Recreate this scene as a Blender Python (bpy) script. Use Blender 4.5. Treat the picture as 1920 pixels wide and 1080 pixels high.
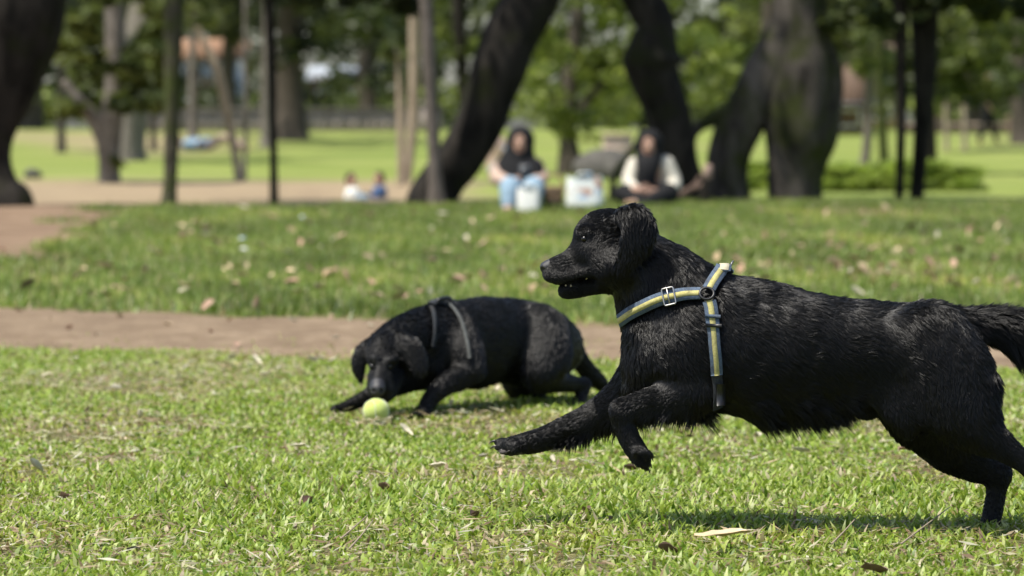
import bpy, math, random, time
import numpy as np
from mathutils import Vector, Matrix
from mathutils.bvhtree import BVHTree
from mathutils.kdtree import KDTree

for _o in list(bpy.data.objects):
    bpy.data.objects.remove(_o)
scene = bpy.context.scene
COL = scene.collection
R = math.radians
random.seed(7)
rng = np.random.default_rng(11)

# ------------------------------------------------------------------ camera, sky, sun, exposure
FPX = 7000.0                       # focal length in pixels of a 1920 px wide picture
CAM_H = 0.757
PITCH = math.atan(297.0 / FPX)
cam_d = bpy.data.cameras.new("camera")
cam = bpy.data.objects.new("camera", cam_d)
COL.objects.link(cam)
cam.location = (0, 0, CAM_H)
cam.rotation_euler = (R(90) - PITCH, 0, 0)
cam_d.sensor_width = 36.0
cam_d.lens = FPX * 36.0 / 1920.0
cam_d.clip_start = 0.1
cam_d.clip_end = 3000.0
cam_d.dof.use_dof = True
cam_d.dof.focus_distance = 6.93
cam_d.dof.aperture_fstop = 5.8
cam_d.dof.aperture_blades = 0
scene.camera = cam

SUN_DIR = Vector((-0.36, -0.19, 0.91)).normalized()      # towards the sun
world = bpy.data.worlds.new("World")
scene.world = world
world.use_nodes = True
wn = world.node_tree
for n in list(wn.nodes):
    wn.nodes.remove(n)
w_out = wn.nodes.new("ShaderNodeOutputWorld")
w_bg = wn.nodes.new("ShaderNodeBackground")
w_sky = wn.nodes.new("ShaderNodeTexSky")
w_sky.sky_type = 'NISHITA'
w_sky.sun_disc = False
w_sky.sun_elevation = math.asin(SUN_DIR.z)
w_sky.sun_rotation = math.atan2(SUN_DIR.x, SUN_DIR.y)
w_sky.air_density = 1.0
w_sky.dust_density = 2.0
w_bg.inputs['Strength'].default_value = 0.11
wn.links.new(w_sky.outputs[0], w_bg.inputs[0])
wn.links.new(w_bg.outputs[0], w_out.inputs[0])

sun_d = bpy.data.lights.new("sun", 'SUN')
sun_d.energy = 3.7
sun_d.angle = R(0.6)
sun_d.color = (1.0, 0.95, 0.86)
sun = bpy.data.objects.new("sun", sun_d)
COL.objects.link(sun)
sun.rotation_euler = SUN_DIR.to_track_quat('Z', 'Y').to_euler()
sun.location = (0, 0, 30)

scene.view_settings.view_transform = 'Standard'
scene.view_settings.look = 'None'
scene.view_settings.exposure = 0.75
scene.view_settings.gamma = 1.0
scene.view_settings.use_curve_mapping = False
scene.cycles.max_bounces = 8
scene.cycles.diffuse_bounces = 3
scene.cycles.transparent_max_bounces = 8
scene.cycles.sample_clamp_indirect = 4.0
scene.cycles.use_denoising = True

# ------------------------------------------------------------------ helpers
cp, sp = math.cos(PITCH), math.sin(PITCH)
def at(px, py, Y):
    """world point that stands at depth Y under a pixel of the 1920x1080 photograph"""
    a, b = px - 960.0, 540.0 - py
    dy = cp * FPX + sp * b
    dz = -sp * FPX + cp * b
    s = Y / dy
    return np.array((a * s, Y, CAM_H + dz * s))

def smooth(a, b, x):
    t = np.clip((np.asarray(x, float) - a) / (b - a), 0, 1)
    return t * t * (3 - 2 * t)

def wob(x, y, z=0.0, seed=0.0):
    """cheap smooth noise, about -1..1"""
    s = seed * 1.37
    return (np.sin(x * 1.0 + 1.7 * np.sin(y * 0.9 + s) + s) + np.sin(y * 1.13 + 1.9 * np.sin(z * 1.05 - s) + 2.1 * s)
            + np.sin(z * 0.97 + 1.6 * np.sin(x * 1.21 + 0.5 * s) - s) + 0.6 * np.sin(2.3 * x + 1.9 * y - 2.1 * z + s)) / 3.6

def ground_z(x, y):
    x = np.asarray(x, float); y = np.asarray(y, float)
    z = 0.09 * smooth(17, 31.5, y) - 0.06 * smooth(32.2, 36, y)
    z = z - 0.34 * np.exp(-((x + 1.75) / 0.8) ** 2 - ((y - 43.6) / 2.0) ** 2)
    z = z + 0.75 * smooth(58, 125, y)
    z = z + (0.012 + 0.022 * np.exp(-((y - 30) / 5.0) ** 2)) * wob(x * 1.1, y * 0.8, 0, 3) * smooth(13, 18, y) + 0.006 * wob(x * 3, y * 2.2, 0, 5)
    return z

def mesh_np(name, V, quads=None, tris=None, smooth_shade=True, cols=None):
    me = bpy.data.meshes.new(name)
    V = np.asarray(V, np.float32)
    me.vertices.add(len(V))
    me.vertices.foreach_set('co', V.ravel())
    li, st, pos = [], [], 0
    if quads is not None and len(quads):
        q = np.asarray(quads, np.int32)
        li.append(q.ravel()); st.append(np.arange(len(q), dtype=np.int32) * 4); pos = q.size
    if tris is not None and len(tris):
        t = np.asarray(tris, np.int32)
        li.append(t.ravel()); st.append(pos + np.arange(len(t), dtype=np.int32) * 3)
    li = np.concatenate(li); st = np.concatenate(st)
    me.loops.add(len(li)); me.loops.foreach_set('vertex_index', li)
    me.polygons.add(len(st)); me.polygons.foreach_set('loop_start', st)
    if smooth_shade:
        me.polygons.foreach_set('use_smooth', np.ones(len(st), bool))
    if cols is not None:
        at_ = me.color_attributes.new('tint', 'FLOAT_COLOR', 'POINT')
        c = np.ones((len(V), 4), np.float32); c[:, :3] = cols
        at_.data.foreach_set('color', c.ravel())
    me.update(calc_edges=True)
    return me

def link(name, data, mat=None, parent=None):
    o = bpy.data.objects.new(name, data)
    COL.objects.link(o)
    if mat is not None:
        data.materials.clear(); data.materials.append(mat)
    if parent is not None:
        o.parent = parent
        o.matrix_parent_inverse = Matrix.Translation(-parent.location)   # every parent's world place is its own location
    return o

def tag(o, label=None, cat=None, group=None, kind=None):
    if label: o['label'] = label
    if cat: o['category'] = cat
    if group: o['group'] = group
    if kind: o['kind'] = kind
    return o

def thing(name, label, cat, loc, group=None):
    o = bpy.data.objects.new(name, None)
    o.empty_display_size = 0.1
    COL.objects.link(o)
    o.location = tuple(float(v) for v in loc)
    return tag(o, label, cat, group)

# ------------------------------------------------------------------ materials
def new_mat(name):
    m = bpy.data.materials.new(name); m.use_nodes = True
    nt = m.node_tree
    b = nt.nodes['Principled BSDF']
    return m, nt, b

def N(nt, kind, **kw):
    n = nt.nodes.new(kind)
    for k, v in kw.items():
        setattr(n, k, v)
    return n

def ramp(nt, fac, stops, interp='LINEAR'):
    r = N(nt, 'ShaderNodeValToRGB')
    r.color_ramp.interpolation = interp
    e = r.color_ramp.elements
    while len(e) < len(stops): e.new(0.5)
    for k, (p, c) in enumerate(stops):
        e[k].position = p; e[k].color = (*c, 1) if len(c) == 3 else c
    nt.links.new(fac, r.inputs[0])
    return r.outputs[0]

def noise(nt, scale, detail=4, rough=0.55, vec=None, dist=0.0):
    n = N(nt, 'ShaderNodeTexNoise')
    n.inputs['Scale'].default_value = scale; n.inputs['Detail'].default_value = detail
    n.inputs['Roughness'].default_value = rough; n.inputs['Distortion'].default_value = dist
    if vec is not None: nt.links.new(vec, n.inputs['Vector'])
    return n.outputs['Fac']

def mixc(nt, fac, a, b, mode='MIX'):
    m = N(nt, 'ShaderNodeMix', data_type='RGBA', blend_type=mode)
    for sock, v in ((m.inputs[0], fac), (m.inputs[6], a), (m.inputs[7], b)):
        if isinstance(v, (int, float)): sock.default_value = v
        elif isinstance(v, tuple): sock.default_value = (*v, 1)
        else: nt.links.new(v, sock)
    return m.outputs[2]

def bump(nt, b, h, strength=0.5, dist=0.02):
    n = N(nt, 'ShaderNodeBump'); n.inputs['Strength'].default_value = strength; n.inputs['Distance'].default_value = dist
    nt.links.new(h, n.inputs['Height']); nt.links.new(n.outputs[0], b.inputs['Normal'])

def objco(nt):
    return N(nt, 'ShaderNodeTexCoord').outputs['Object']

def geopos(nt):
    return N(nt, 'ShaderNodeNewGeometry').outputs['Position']

def mat_plain(name, c1, c2, scale=20, rough=0.7, spec=0.3, bmp=0.2, bdist=0.01):
    m, nt, b = new_mat(name)
    f = noise(nt, scale, 5, 0.6, geopos(nt))
    nt.links.new(ramp(nt, f, [(0.3, c1), (0.7, c2)]), b.inputs['Base Color'])
    b.inputs['Roughness'].default_value = rough
    b.inputs['Specular IOR Level'].default_value = spec
    if bmp: bump(nt, b, f, bmp, bdist)
    return m

def mat_leaf(name, trans=0.35, rough=0.45, spec=0.3):
    """leaf or blade: colour from the mesh's own tint, some light passes through"""
    m, nt, b = new_mat(name)
    a = N(nt, 'ShaderNodeVertexColor'); a.layer_name = 'tint'
    nt.links.new(a.outputs[0], b.inputs['Base Color'])
    b.inputs['Roughness'].default_value = rough
    b.inputs['Specular IOR Level'].default_value = spec
    t = N(nt, 'ShaderNodeBsdfTranslucent')
    hs = mixc(nt, 1.0, a.outputs[0], (1.0, 1.0, 0.75), 'MULTIPLY')
    nt.links.new(hs, t.inputs[0])
    mx = N(nt, 'ShaderNodeMixShader'); mx.inputs[0].default_value = trans
    out = nt.nodes['Material Output']
    nt.links.new(b.outputs[0], mx.inputs[1]); nt.links.new(t.outputs[0], mx.inputs[2]); nt.links.new(mx.outputs[0], out.inputs[0])
    return m

def mat_bark(name, dark, light, moss=None, moss_amt=0.5, scale=9.0):
    m, nt, b = new_mat(name)
    g = geopos(nt)
    mp = N(nt, 'ShaderNodeMapping'); mp.inputs['Scale'].default_value = (1, 1, 0.28); nt.links.new(g, mp.inputs[0])
    f = noise(nt, scale * 2.4, 6, 0.65, mp.outputs[0], 0.6)
    c = ramp(nt, f, [(0.32, dark), (0.68, light)])
    if moss is not None:
        f2 = noise(nt, 2.4, 4, 0.6, g)
        k = ramp(nt, f2, [(0.62 - 0.3 * moss_amt, (0, 0, 0)), (0.78 - 0.3 * moss_amt, (1, 1, 1))])
        c = mixc(nt, k, c, moss)
    nt.links.new(c, b.inputs['Base Color'])
    b.inputs['Roughness'].default_value = 0.9; b.inputs['Specular IOR Level'].default_value = 0.15
    bump(nt, b, f, 0.9, 0.03)
    return m

# ------------------------------------------------------------------ soft bodies: tapered limbs blended into one surface
def resample(P, n):
    """Catmull-Rom through the rows of P"""
    P = np.asarray(P, float)
    if len(P) == 1: return P
    Q = np.vstack([2 * P[0] - P[1], P, 2 * P[-1] - P[-2]])
    out = []
    for i in range(1, len(Q) - 2):
        p0, p1, p2, p3 = Q[i - 1], Q[i], Q[i + 1], Q[i + 2]
        t = np.linspace(0, 1, n, endpoint=False)[:, None]
        out.append(0.5 * ((2 * p1) + (-p0 + p2) * t + (2 * p0 - 5 * p1 + 4 * p2 - p3) * t * t + (-p0 + 3 * p1 - 3 * p2 + p3) * t ** 3))
    out.append(P[-1:])
    return np.vstack(out)

class Chain:
    """nodes: (px, py, r_px, Y, aspect, hair_mm, lift); aspect = depth half-width / in-picture radius"""
    def __init__(self, nodes, k=0.02, sub=False, n=5, hair=(0, 0.3), shrink=0.0):
        rows = []
        for nd in nodes:
            nd = list(nd) + [None] * (7 - len(nd))
            px, py, r, Y = nd[:4]
            asp = 1.0 if nd[4] is None else nd[4]
            hl = hair[0] if nd[5] is None else nd[5]
            lf = hair[1] if nd[6] is None else nd[6]
            rows.append([*at(px, py, Y), max(r - shrink, 2) * Y / FPX, asp, hl, lf])
        A = resample(rows, n)
        self.P, self.r, self.asp, self.hl, self.lift = A[:, :3], np.maximum(A[:, 3], 0.001), A[:, 4], A[:, 5], A[:, 6]
        self.k, self.sub = k, sub
        d = np.gradient(self.P, axis=0) if len(self.P) > 1 else np.array([[1., 0, 0]])
        self.T = d / (np.linalg.norm(d, axis=1)[:, None] + 1e-9)

def sdf_mesh(chains, h, smooth_it=2):
    lo = np.min([(c.P - (c.r * np.maximum(1, c.asp))[:, None]).min(0) for c in chains if not c.sub], axis=0) - 4 * h
    hi = np.max([(c.P + (c.r * np.maximum(1, c.asp))[:, None]).max(0) for c in chains if not c.sub], axis=0) + 4 * h
    n = np.ceil((hi - lo) / h).astype(int) + 1
    ax = [lo[i] + h * np.arange(n[i]) for i in range(3)]
    BIG = 0.5
    D = np.full(tuple(n), BIG, np.float32)
    for c in chains:
        m = 2.5 * c.k + 3 * h
        Dc = np.full(tuple(n), BIG, np.float32)
        for i in range(max(1, len(c.P) - 1)):
            j = min(i + 1, len(c.P) - 1)
            a, b, ra, rb = c.P[i], c.P[j], c.r[i], c.r[j]
            wa, wb = c.r[i] * max(1, c.asp[i]), c.r[j] * max(1, c.asp[j])
            l0 = np.minimum(a - wa, b - wb) - m; h0 = np.maximum(a + wa, b + wb) + m
            i0 = np.clip(((l0 - lo) / h).astype(int), 0, n); i1 = np.clip(((h0 - lo) / h).astype(int) + 2, 0, n)
            if (i1 <= i0).any(): continue
            X = ax[0][i0[0]:i1[0], None, None]; Y = ax[1][None, i0[1]:i1[1], None]; Z = ax[2][None, None, i0[2]:i1[2]]
            dx, dz, dy = b[0] - a[0], b[2] - a[2], b[1] - a[1]
            L2 = dx * dx + dy * dy + dz * dz + 1e-12
            t = np.clip(((X - a[0]) * dx + (Y - a[1]) * dy + (Z - a[2]) * dz) / L2, 0, 1)
            r = ra + (rb - ra) * t
            asp = c.asp[i] + (c.asp[j] - c.asp[i]) * t
            ex = X - a[0] - dx * t; ey = (Y - a[1] - dy * t) / asp; ez = Z - a[2] - dz * t
            q = np.sqrt(ex * ex + ey * ey + ez * ez)
            d = ((q - r) * np.minimum(1.0, np.maximum(asp, 0.35))).astype(np.float32)
            S = Dc[i0[0]:i1[0], i0[1]:i1[1], i0[2]:i1[2]]
            np.minimum(S, d, out=S)
        if c.sub:
            hh = np.maximum(c.k - np.abs(D + Dc), 0) / c.k
            D = np.maximum(D, -Dc) + hh * hh * c.k * 0.25
        else:
            hh = np.maximum(c.k - np.abs(D - Dc), 0) / c.k
            D = np.minimum(D, Dc) - hh * hh * c.k * 0.25
    return surface_nets(D, lo, h, smooth_it)

def surface_nets(D, lo, h, smooth_it=2):
    ins = D < 0
    nx, ny, nz = D.shape
    cnt = np.zeros((nx - 1, ny - 1, nz - 1), np.int8)
    for i in (0, 1):
        for j in (0, 1):
            for k in (0, 1):
                cnt += ins[i:nx - 1 + i, j:ny - 1 + j, k:nz - 1 + k]
    act = (cnt > 0) & (cnt < 8)
    C = np.argwhere(act)
    idx = np.full(act.shape, -1, np.int32); idx[act] = np.arange(len(C))
    S = np.zeros((len(C), 3)); W = np.zeros(len(C))
    corners = [(i, j, k) for i in (0, 1) for j in (0, 1) for k in (0, 1)]
    for a in corners:
        for b in corners:
            if sum(abs(p - q) for p, q in zip(a, b)) != 1 or a > b: continue
            da = D[C[:, 0] + a[0], C[:, 1] + a[1], C[:, 2] + a[2]]
            db = D[C[:, 0] + b[0], C[:, 1] + b[1], C[:, 2] + b[2]]
            cr = (da < 0) != (db < 0)
            t = np.where(cr, da / np.where(cr, da - db, 1), 0)
            p = np.array(a)[None] + t[:, None] * (np.array(b) - np.array(a))[None]
            S += p * cr[:, None]; W += cr
    V = lo + h * (C + S / W[:, None])
    Q = []
    for axis in range(3):
        sl0 = [slice(1, -1)] * 3; sl1 = [slice(1, -1)] * 3
        sl0[axis] = slice(0, -1); sl1[axis] = slice(1, None)
        A, B = ins[tuple(sl0)], ins[tuple(sl1)]
        E = np.argwhere(A != B)
        flip = A[tuple(E.T)]
        for q in range(3):
            if q != axis: E[:, q] += 1
        u, v = [(1, 2), (2, 0), (0, 1)][axis]
        def cell(du, dv):
            e = E.copy(); e[:, u] -= du; e[:, v] -= dv
            return idx[e[:, 0], e[:, 1], e[:, 2]]
        q = np.stack([cell(1, 1), cell(0, 1), cell(0, 0), cell(1, 0)], 1)
        q[~flip] = q[~flip][:, ::-1]
        Q.append(q)
    Q = np.vstack(Q)
    Q = Q[(Q >= 0).all(1)]
    for _ in range(smooth_it):
        A = np.zeros_like(V); w = np.zeros(len(V))
        for i in range(4):
            a, b = Q[:, i], Q[:, (i + 1) % 4]
            for s in range(3):
                A[:, s] += np.bincount(a, V[b, s], len(V)) + np.bincount(b, V[a, s], len(V))
            w += np.bincount(a, None, len(V)) + np.bincount(b, None, len(V))
        V = 0.4 * V + 0.6 * A / np.maximum(w, 1)[:, None]
    return V, Q

def muscle(V, Q, amp=0.002, f=22.0, seed=0):
    vn, _ = quad_normals(V, Q)
    h = wob(V[:, 0] * f, V[:, 1] * f, V[:, 2] * f, seed) + 0.45 * wob(V[:, 0] * f * 2.6, V[:, 1] * f * 2.6, V[:, 2] * f * 2.6, seed + 2)
    return V + vn * (amp * h)[:, None]

def quad_normals(V, Q):
    n = np.cross(V[Q[:, 2]] - V[Q[:, 0]], V[Q[:, 3]] - V[Q[:, 1]])
    area = 0.5 * np.linalg.norm(n, axis=1)
    n = n / (2 * area[:, None] + 1e-12)
    vn = np.zeros_like(V)
    for i in range(4):
        for s in range(3):
            vn[:, s] += np.bincount(Q[:, i], n[:, s] * area, len(V))
    vn /= np.linalg.norm(vn, axis=1)[:, None] + 1e-12
    return vn, area

def grow_fur(name, V, Q, chains, count, mat, parent, radius=0.0006, gravity=0.25, seed=1, scale=1.0, weight=None, edit=None, lock=9, gather=0.5):
    """combed strands on a body: they follow the limb they grow on, wave and gather into locks"""
    g = np.random.default_rng(seed)
    vn, area = quad_normals(V, Q)
    CP = np.vstack([c.P for c in chains]); CR = np.concatenate([c.r for c in chains])
    CT = np.vstack([c.T for c in chains]); CH = np.concatenate([c.hl for c in chains]); CL = np.concatenate([c.lift for c in chains])
    CA = np.concatenate([c.asp for c in chains])
    w = area.copy()
    qc = V[Q].mean(1)
    kd0 = KDTree(len(CP))
    for i in range(len(CP)): kd0.insert(CP[i], i)
    kd0.balance()
    near0 = np.array([min(kd0.find_n(p, 4), key=lambda h: abs(h[2] - CR[h[1]]))[1] for p in qc])
    w *= np.clip(17.0 / (CH[near0] + 1.0), 0.8, 3.2)
    if weight is not None: w *= weight(qc)
    pick = g.choice(len(Q), count, p=w / w.sum())
    a, b = g.random(count)[:, None], g.random(count)[:, None]
    q = Q[pick]
    P = (V[q[:, 0]] * (1 - a) + V[q[:, 1]] * a) * (1 - b) + (V[q[:, 3]] * (1 - a) + V[q[:, 2]] * a) * b
    Nn = (vn[q[:, 0]] * (1 - a) + vn[q[:, 1]] * a) * (1 - b) + (vn[q[:, 3]] * (1 - a) + vn[q[:, 2]] * a) * b
    T = np.zeros((count, 3)); H = np.zeros(count); L = np.zeros(count)
    for s in range(0, count, 4000):
        e = P[s:s + 4000, None, :] - CP[None]
        e[:, :, 1] /= np.maximum(CA, 0.3)[None]
        d = np.abs(np.sqrt((e ** 2).sum(2)) - CR[None])
        wt = np.exp(-d / 0.012); wt /= wt.sum(1)[:, None] + 1e-12
        T[s:s + 4000] = wt @ CT; H[s:s + 4000] = wt @ CH; L[s:s + 4000] = wt @ CL
    T -= Nn * (T * Nn).sum(1)[:, None]
    T /= np.linalg.norm(T, axis=1)[:, None] + 1e-9
    S = np.cross(Nn, T)
    f = 60.0 / scale
    ang = 0.60 * wob(P[:, 0] * f, P[:, 1] * f, P[:, 2] * f, 1 + seed) + 0.25 * wob(P[:, 0] * f * 2.7, P[:, 1] * f * 2.7, P[:, 2] * f * 2.7, 2 + seed)
    G = np.array([0, 0, -1.0])
    Hm = H * 0.001 * (0.65 + 0.6 * g.random(count))
    lift = L * (0.7 + 0.6 * g.random(count))
    if edit is not None: T, Hm, lift = edit(P, Nn, T, Hm, lift)
    lift = np.maximum(lift, np.clip(0.0022 / np.maximum(Hm, 1e-4), 0, 0.42))
    ang *= 0.55 + 0.5 * np.clip(Hm / 0.02, 0, 1.3)
    d0 = T * np.cos(ang)[:, None] + S * np.sin(ang)[:, None] + Nn * lift[:, None]
    d0 /= np.linalg.norm(d0, axis=1)[:, None]
    K = 5
    pts = np.zeros((count, K, 3))
    pos = P - Nn * 0.0003; d = d0.copy()
    pts[:, 0] = pos
    curl = 0.25 * wob(P[:, 0] * f * 1.6, P[:, 1] * f * 1.6, P[:, 2] * f * 1.6, 9)
    for k in range(1, K):
        pos = pos + d * (Hm / (K - 1))[:, None]
        pts[:, k] = pos
        gv = (G[None] - Nn * np.minimum((G[None] * Nn).sum(1), 0)[:, None])
        d = d + gv * gravity * (0.3 + 12 * Hm)[:, None] * 0.35 + S * curl[:, None] * 0.5 + g.normal(0, 0.06, (count, 3))
        d /= np.linalg.norm(d, axis=1)[:, None]
    nc = max(8, count // lock)
    kd = KDTree(nc)
    for i in range(nc): kd.insert(P[i], i)
    kd.balance()
    near = np.array([kd.find(p)[1] for p in P])
    same = (Nn * Nn[near]).sum(1) > 0.5
    for k in range(1, K):
        t = gather * (k / (K - 1)) ** 1.3
        tgt = pts[near, k]
        pts[:, k] = np.where(same[:, None], pts[:, k] * (1 - t) + tgt * t, pts[:, k])
    cu = bpy.data.hair_curves.new(name)
    cu.add_curves([K] * count)
    cu.attributes['position'].data.foreach_set('vector', pts.astype(np.float32).ravel())
    ra = cu.attributes.get('radius') or cu.attributes.new('radius', 'FLOAT', 'POINT')
    rr = (np.array([1.0, 1.0, 0.8, 0.5, 0.1])[None] * (radius * np.clip(0.55 + Hm / 0.03, 0.6, 1.1))[:, None]).astype(np.float32).ravel()
    ra.data.foreach_set('value', rr)
    return link(name, cu, mat, parent)

def ribbon(points, normals, width, thick, closed=False, cross_off=0.0):
    """a flat strap that lies on a surface: 4 corners per station"""
    P = np.asarray(points); Nn = np.asarray(normals)
    T = np.gradient(P, axis=0)
    if closed: T = np.roll(P, -1, 0) - np.roll(P, 1, 0)
    T /= np.linalg.norm(T, axis=1)[:, None] + 1e-9
    Nn = Nn - T * (Nn * T).sum(1)[:, None]; Nn /= np.linalg.norm(Nn, axis=1)[:, None] + 1e-9
    B = np.cross(T, Nn)
    C = P + B * cross_off
    V = np.stack([C - B * width / 2, C + B * width / 2, C + B * width / 2 + Nn * thick, C - B * width / 2 + Nn * thick], 1).reshape(-1, 3)
    n = len(P); Q = []
    for i in range(n if closed else n - 1):
        j = (i + 1) % n
        for e in range(4):
            f = (e + 1) % 4
            Q.append((i * 4 + e, j * 4 + e, j * 4 + f, i * 4 + f))
    if not closed:
        Q.append((3, 2, 1, 0)); Q.append(((n - 1) * 4, (n - 1) * 4 + 1, (n - 1) * 4 + 2, (n - 1) * 4 + 3))
    return V, np.array(Q)

def tube(P, r, seg=8, rough=0.0, freq=3.0, seed=0, cap=True, ridge=0.0):
    """swept tube with varying radius"""
    P = np.asarray(P, float); r = np.broadcast_to(np.asarray(r, float), (len(P),))
    T = np.gradient(P, axis=0); T /= np.linalg.norm(T, axis=1)[:, None] + 1e-9
    ref = np.array([0, 1.0, 0]) if abs(T[:, 1]).mean() < 0.8 else np.array([1.0, 0, 0])
    U = np.cross(T, ref); U /= np.linalg.norm(U, axis=1)[:, None] + 1e-9
    W = np.cross(T, U)
    th = np.linspace(0, 2 * np.pi, seg, endpoint=False)
    ring = U[:, None] * np.cos(th)[None, :, None] + W[:, None] * np.sin(th)[None, :, None]
    rr = r[:, None] * np.ones(seg)[None]
    if rough:
        pp = P[:, None] + ring * r[:, None, None]
        rr = rr * (1 + rough * wob(pp[..., 0] * freq, pp[..., 1] * freq, pp[..., 2] * freq * 0.6, seed)
                   + 0.4 * rough * wob(pp[..., 0] * freq * 3, pp[..., 1] * freq * 3, pp[..., 2] * freq * 1.5, seed + 3)
                   + ridge * np.sin(th * 5 + seed + P[:, 2:3] * 0.8)[..., :])
    V = (P[:, None] + ring * rr[..., None]).reshape(-1, 3)
    n = len(P); i = np.arange(n - 1)[:, None] * seg; j = np.arange(seg)[None]; k = (j + 1) % seg
    Q = np.stack([i + j, i + k, i + seg + k, i + seg + j], -1).reshape(-1, 4)
    Tr = None
    if cap:
        V = np.vstack([V, P[:1], P[-1:]])
        a, b = n * seg, n * seg + 1
        jj = np.arange(seg); kk = (jj + 1) % seg
        Tr = np.vstack([np.stack([np.full(seg, a), kk, jj], 1), np.stack([np.full(seg, b), (n - 1) * seg + jj, (n - 1) * seg + kk], 1)])
    return V, Q, Tr

class Bag:
    """collects pieces of ONE mesh"""
    def __init__(s): s.V, s.Q, s.T, s.C, s.n = [], [], [], [], 0
    def add(s, V, Q=None, T=None, col=None):
        s.V.append(V)
        if Q is not None and len(Q): s.Q.append(np.asarray(Q) + s.n)
        if T is not None and len(T): s.T.append(np.asarray(T) + s.n)
        if col is not None: s.C.append(np.broadcast_to(np.asarray(col, float), (len(V), 3)))
        s.n += len(V); return s
    def box(s, lo, hi, col=None):
        (a, b, c), (d, e, f) = lo, hi
        V = np.array([(a, b, c), (d, b, c), (d, e, c), (a, e, c), (a, b, f), (d, b, f), (d, e, f), (a, e, f)], float)
        return s.add(V, [(3, 2, 1, 0), (4, 5, 6, 7), (0, 1, 5, 4), (1, 2, 6, 5), (2, 3, 7, 6), (3, 0, 4, 7)], None, col)
    def mesh(s, name, smooth_shade=True):
        return mesh_np(name, np.vstack(s.V), np.vstack(s.Q) if s.Q else None, np.vstack(s.T) if s.T else None, smooth_shade,
                       np.vstack(s.C) if s.C else None)

def ball(c, r, seg=12, rings=8):
    c = np.asarray(c, float); r = np.broadcast_to(np.asarray(r, float), (3,))
    V = [c + r * (0, 0, 1)]
    for i in range(1, rings):
        p = math.pi * i / rings
        for j in range(seg):
            t = 2 * math.pi * j / seg
            V.append(c + r * (math.sin(p) * math.cos(t), math.sin(p) * math.sin(t), math.cos(p)))
    V.append(c - r * (0, 0, 1))
    Q, T = [], []
    for j in range(seg):
        k = (j + 1) % seg
        T.append((0, 1 + j, 1 + k)); T.append((len(V) - 1, 1 + (rings - 2) * seg + k, 1 + (rings - 2) * seg + j))
        for i in range(rings - 2):
            Q.append((1 + i * seg + j, 1 + (i + 1) * seg + j, 1 + (i + 1) * seg + k, 1 + i * seg + k))
    return np.array(V), np.array(Q), np.array(T)
# ================================================================== THE SETTING
def path_near(x): return 12.2 - 0.30 * np.asarray(x)
def path_far(x): return np.minimum(14.65 - 0.60 * np.asarray(x), 15.9)

def bare(x, y):
    """0..1: how bare the soil is at a point"""
    e = 0.26 * wob(x * 3.1, y * 2.3, 0, 1) + 0.16 * wob(x * 9, y * 7, 0, 2)
    p = smooth(-0.12, 0.12, y - path_near(x) + e) * smooth(-0.25, 0.25, path_far(x) - y + 1.6 * e)
    d = smooth(-0.3, 0.3, (-2.55 - (y - 22.4) * 0.058) - x + 1.8 * e) * smooth(19, 22, y)
    t = smooth(30.0, 31.8, y + 3.5 * e) * smooth(-0.6, -1.8, x + 3 * e)
    q = 0.9 * np.exp(-((x - 2.9) / 0.8) ** 2 - ((y - 29.5) / 2.0) ** 2) + 0.8 * np.exp(-((x - 2.0) / 0.6) ** 2 - ((y - 19.5) / 1.4) ** 2) + 0.5 * np.exp(-((x + 2.3) / 0.5) ** 2 - ((y - 26.0) / 1.6) ** 2)
    s = smooth(0.30, 0.75, wob(x * 1.9, y * 0.9, 0, 8) + 0.3 * wob(x * 6, y * 3, 0, 9)) * smooth(16, 19, y) * 0.7
    return np.clip(np.maximum.reduce([p, d, t, q + 0.5 * e * (q > 0.1), s]), 0, 1)

gx = np.sinh(np.linspace(-6.2, 6.2, 190)) * (260 / math.sinh(6.2))
gy = np.concatenate([np.linspace(-30, 4, 12), np.linspace(4.3, 48, 210), 48 * np.exp(np.linspace(0.02, math.log(700 / 48), 70))])
GX, GY = np.meshgrid(gx, gy, indexing='ij')
GZ = ground_z(GX, GY)
nX, nY = GX.shape
ii, jj = np.meshgrid(np.arange(nX - 1), np.arange(nY - 1), indexing='ij')
gq = np.stack([ii * nY + jj, (ii + 1) * nY + jj, (ii + 1) * nY + jj + 1, ii * nY + jj + 1], -1).reshape(-1, 4)

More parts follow.
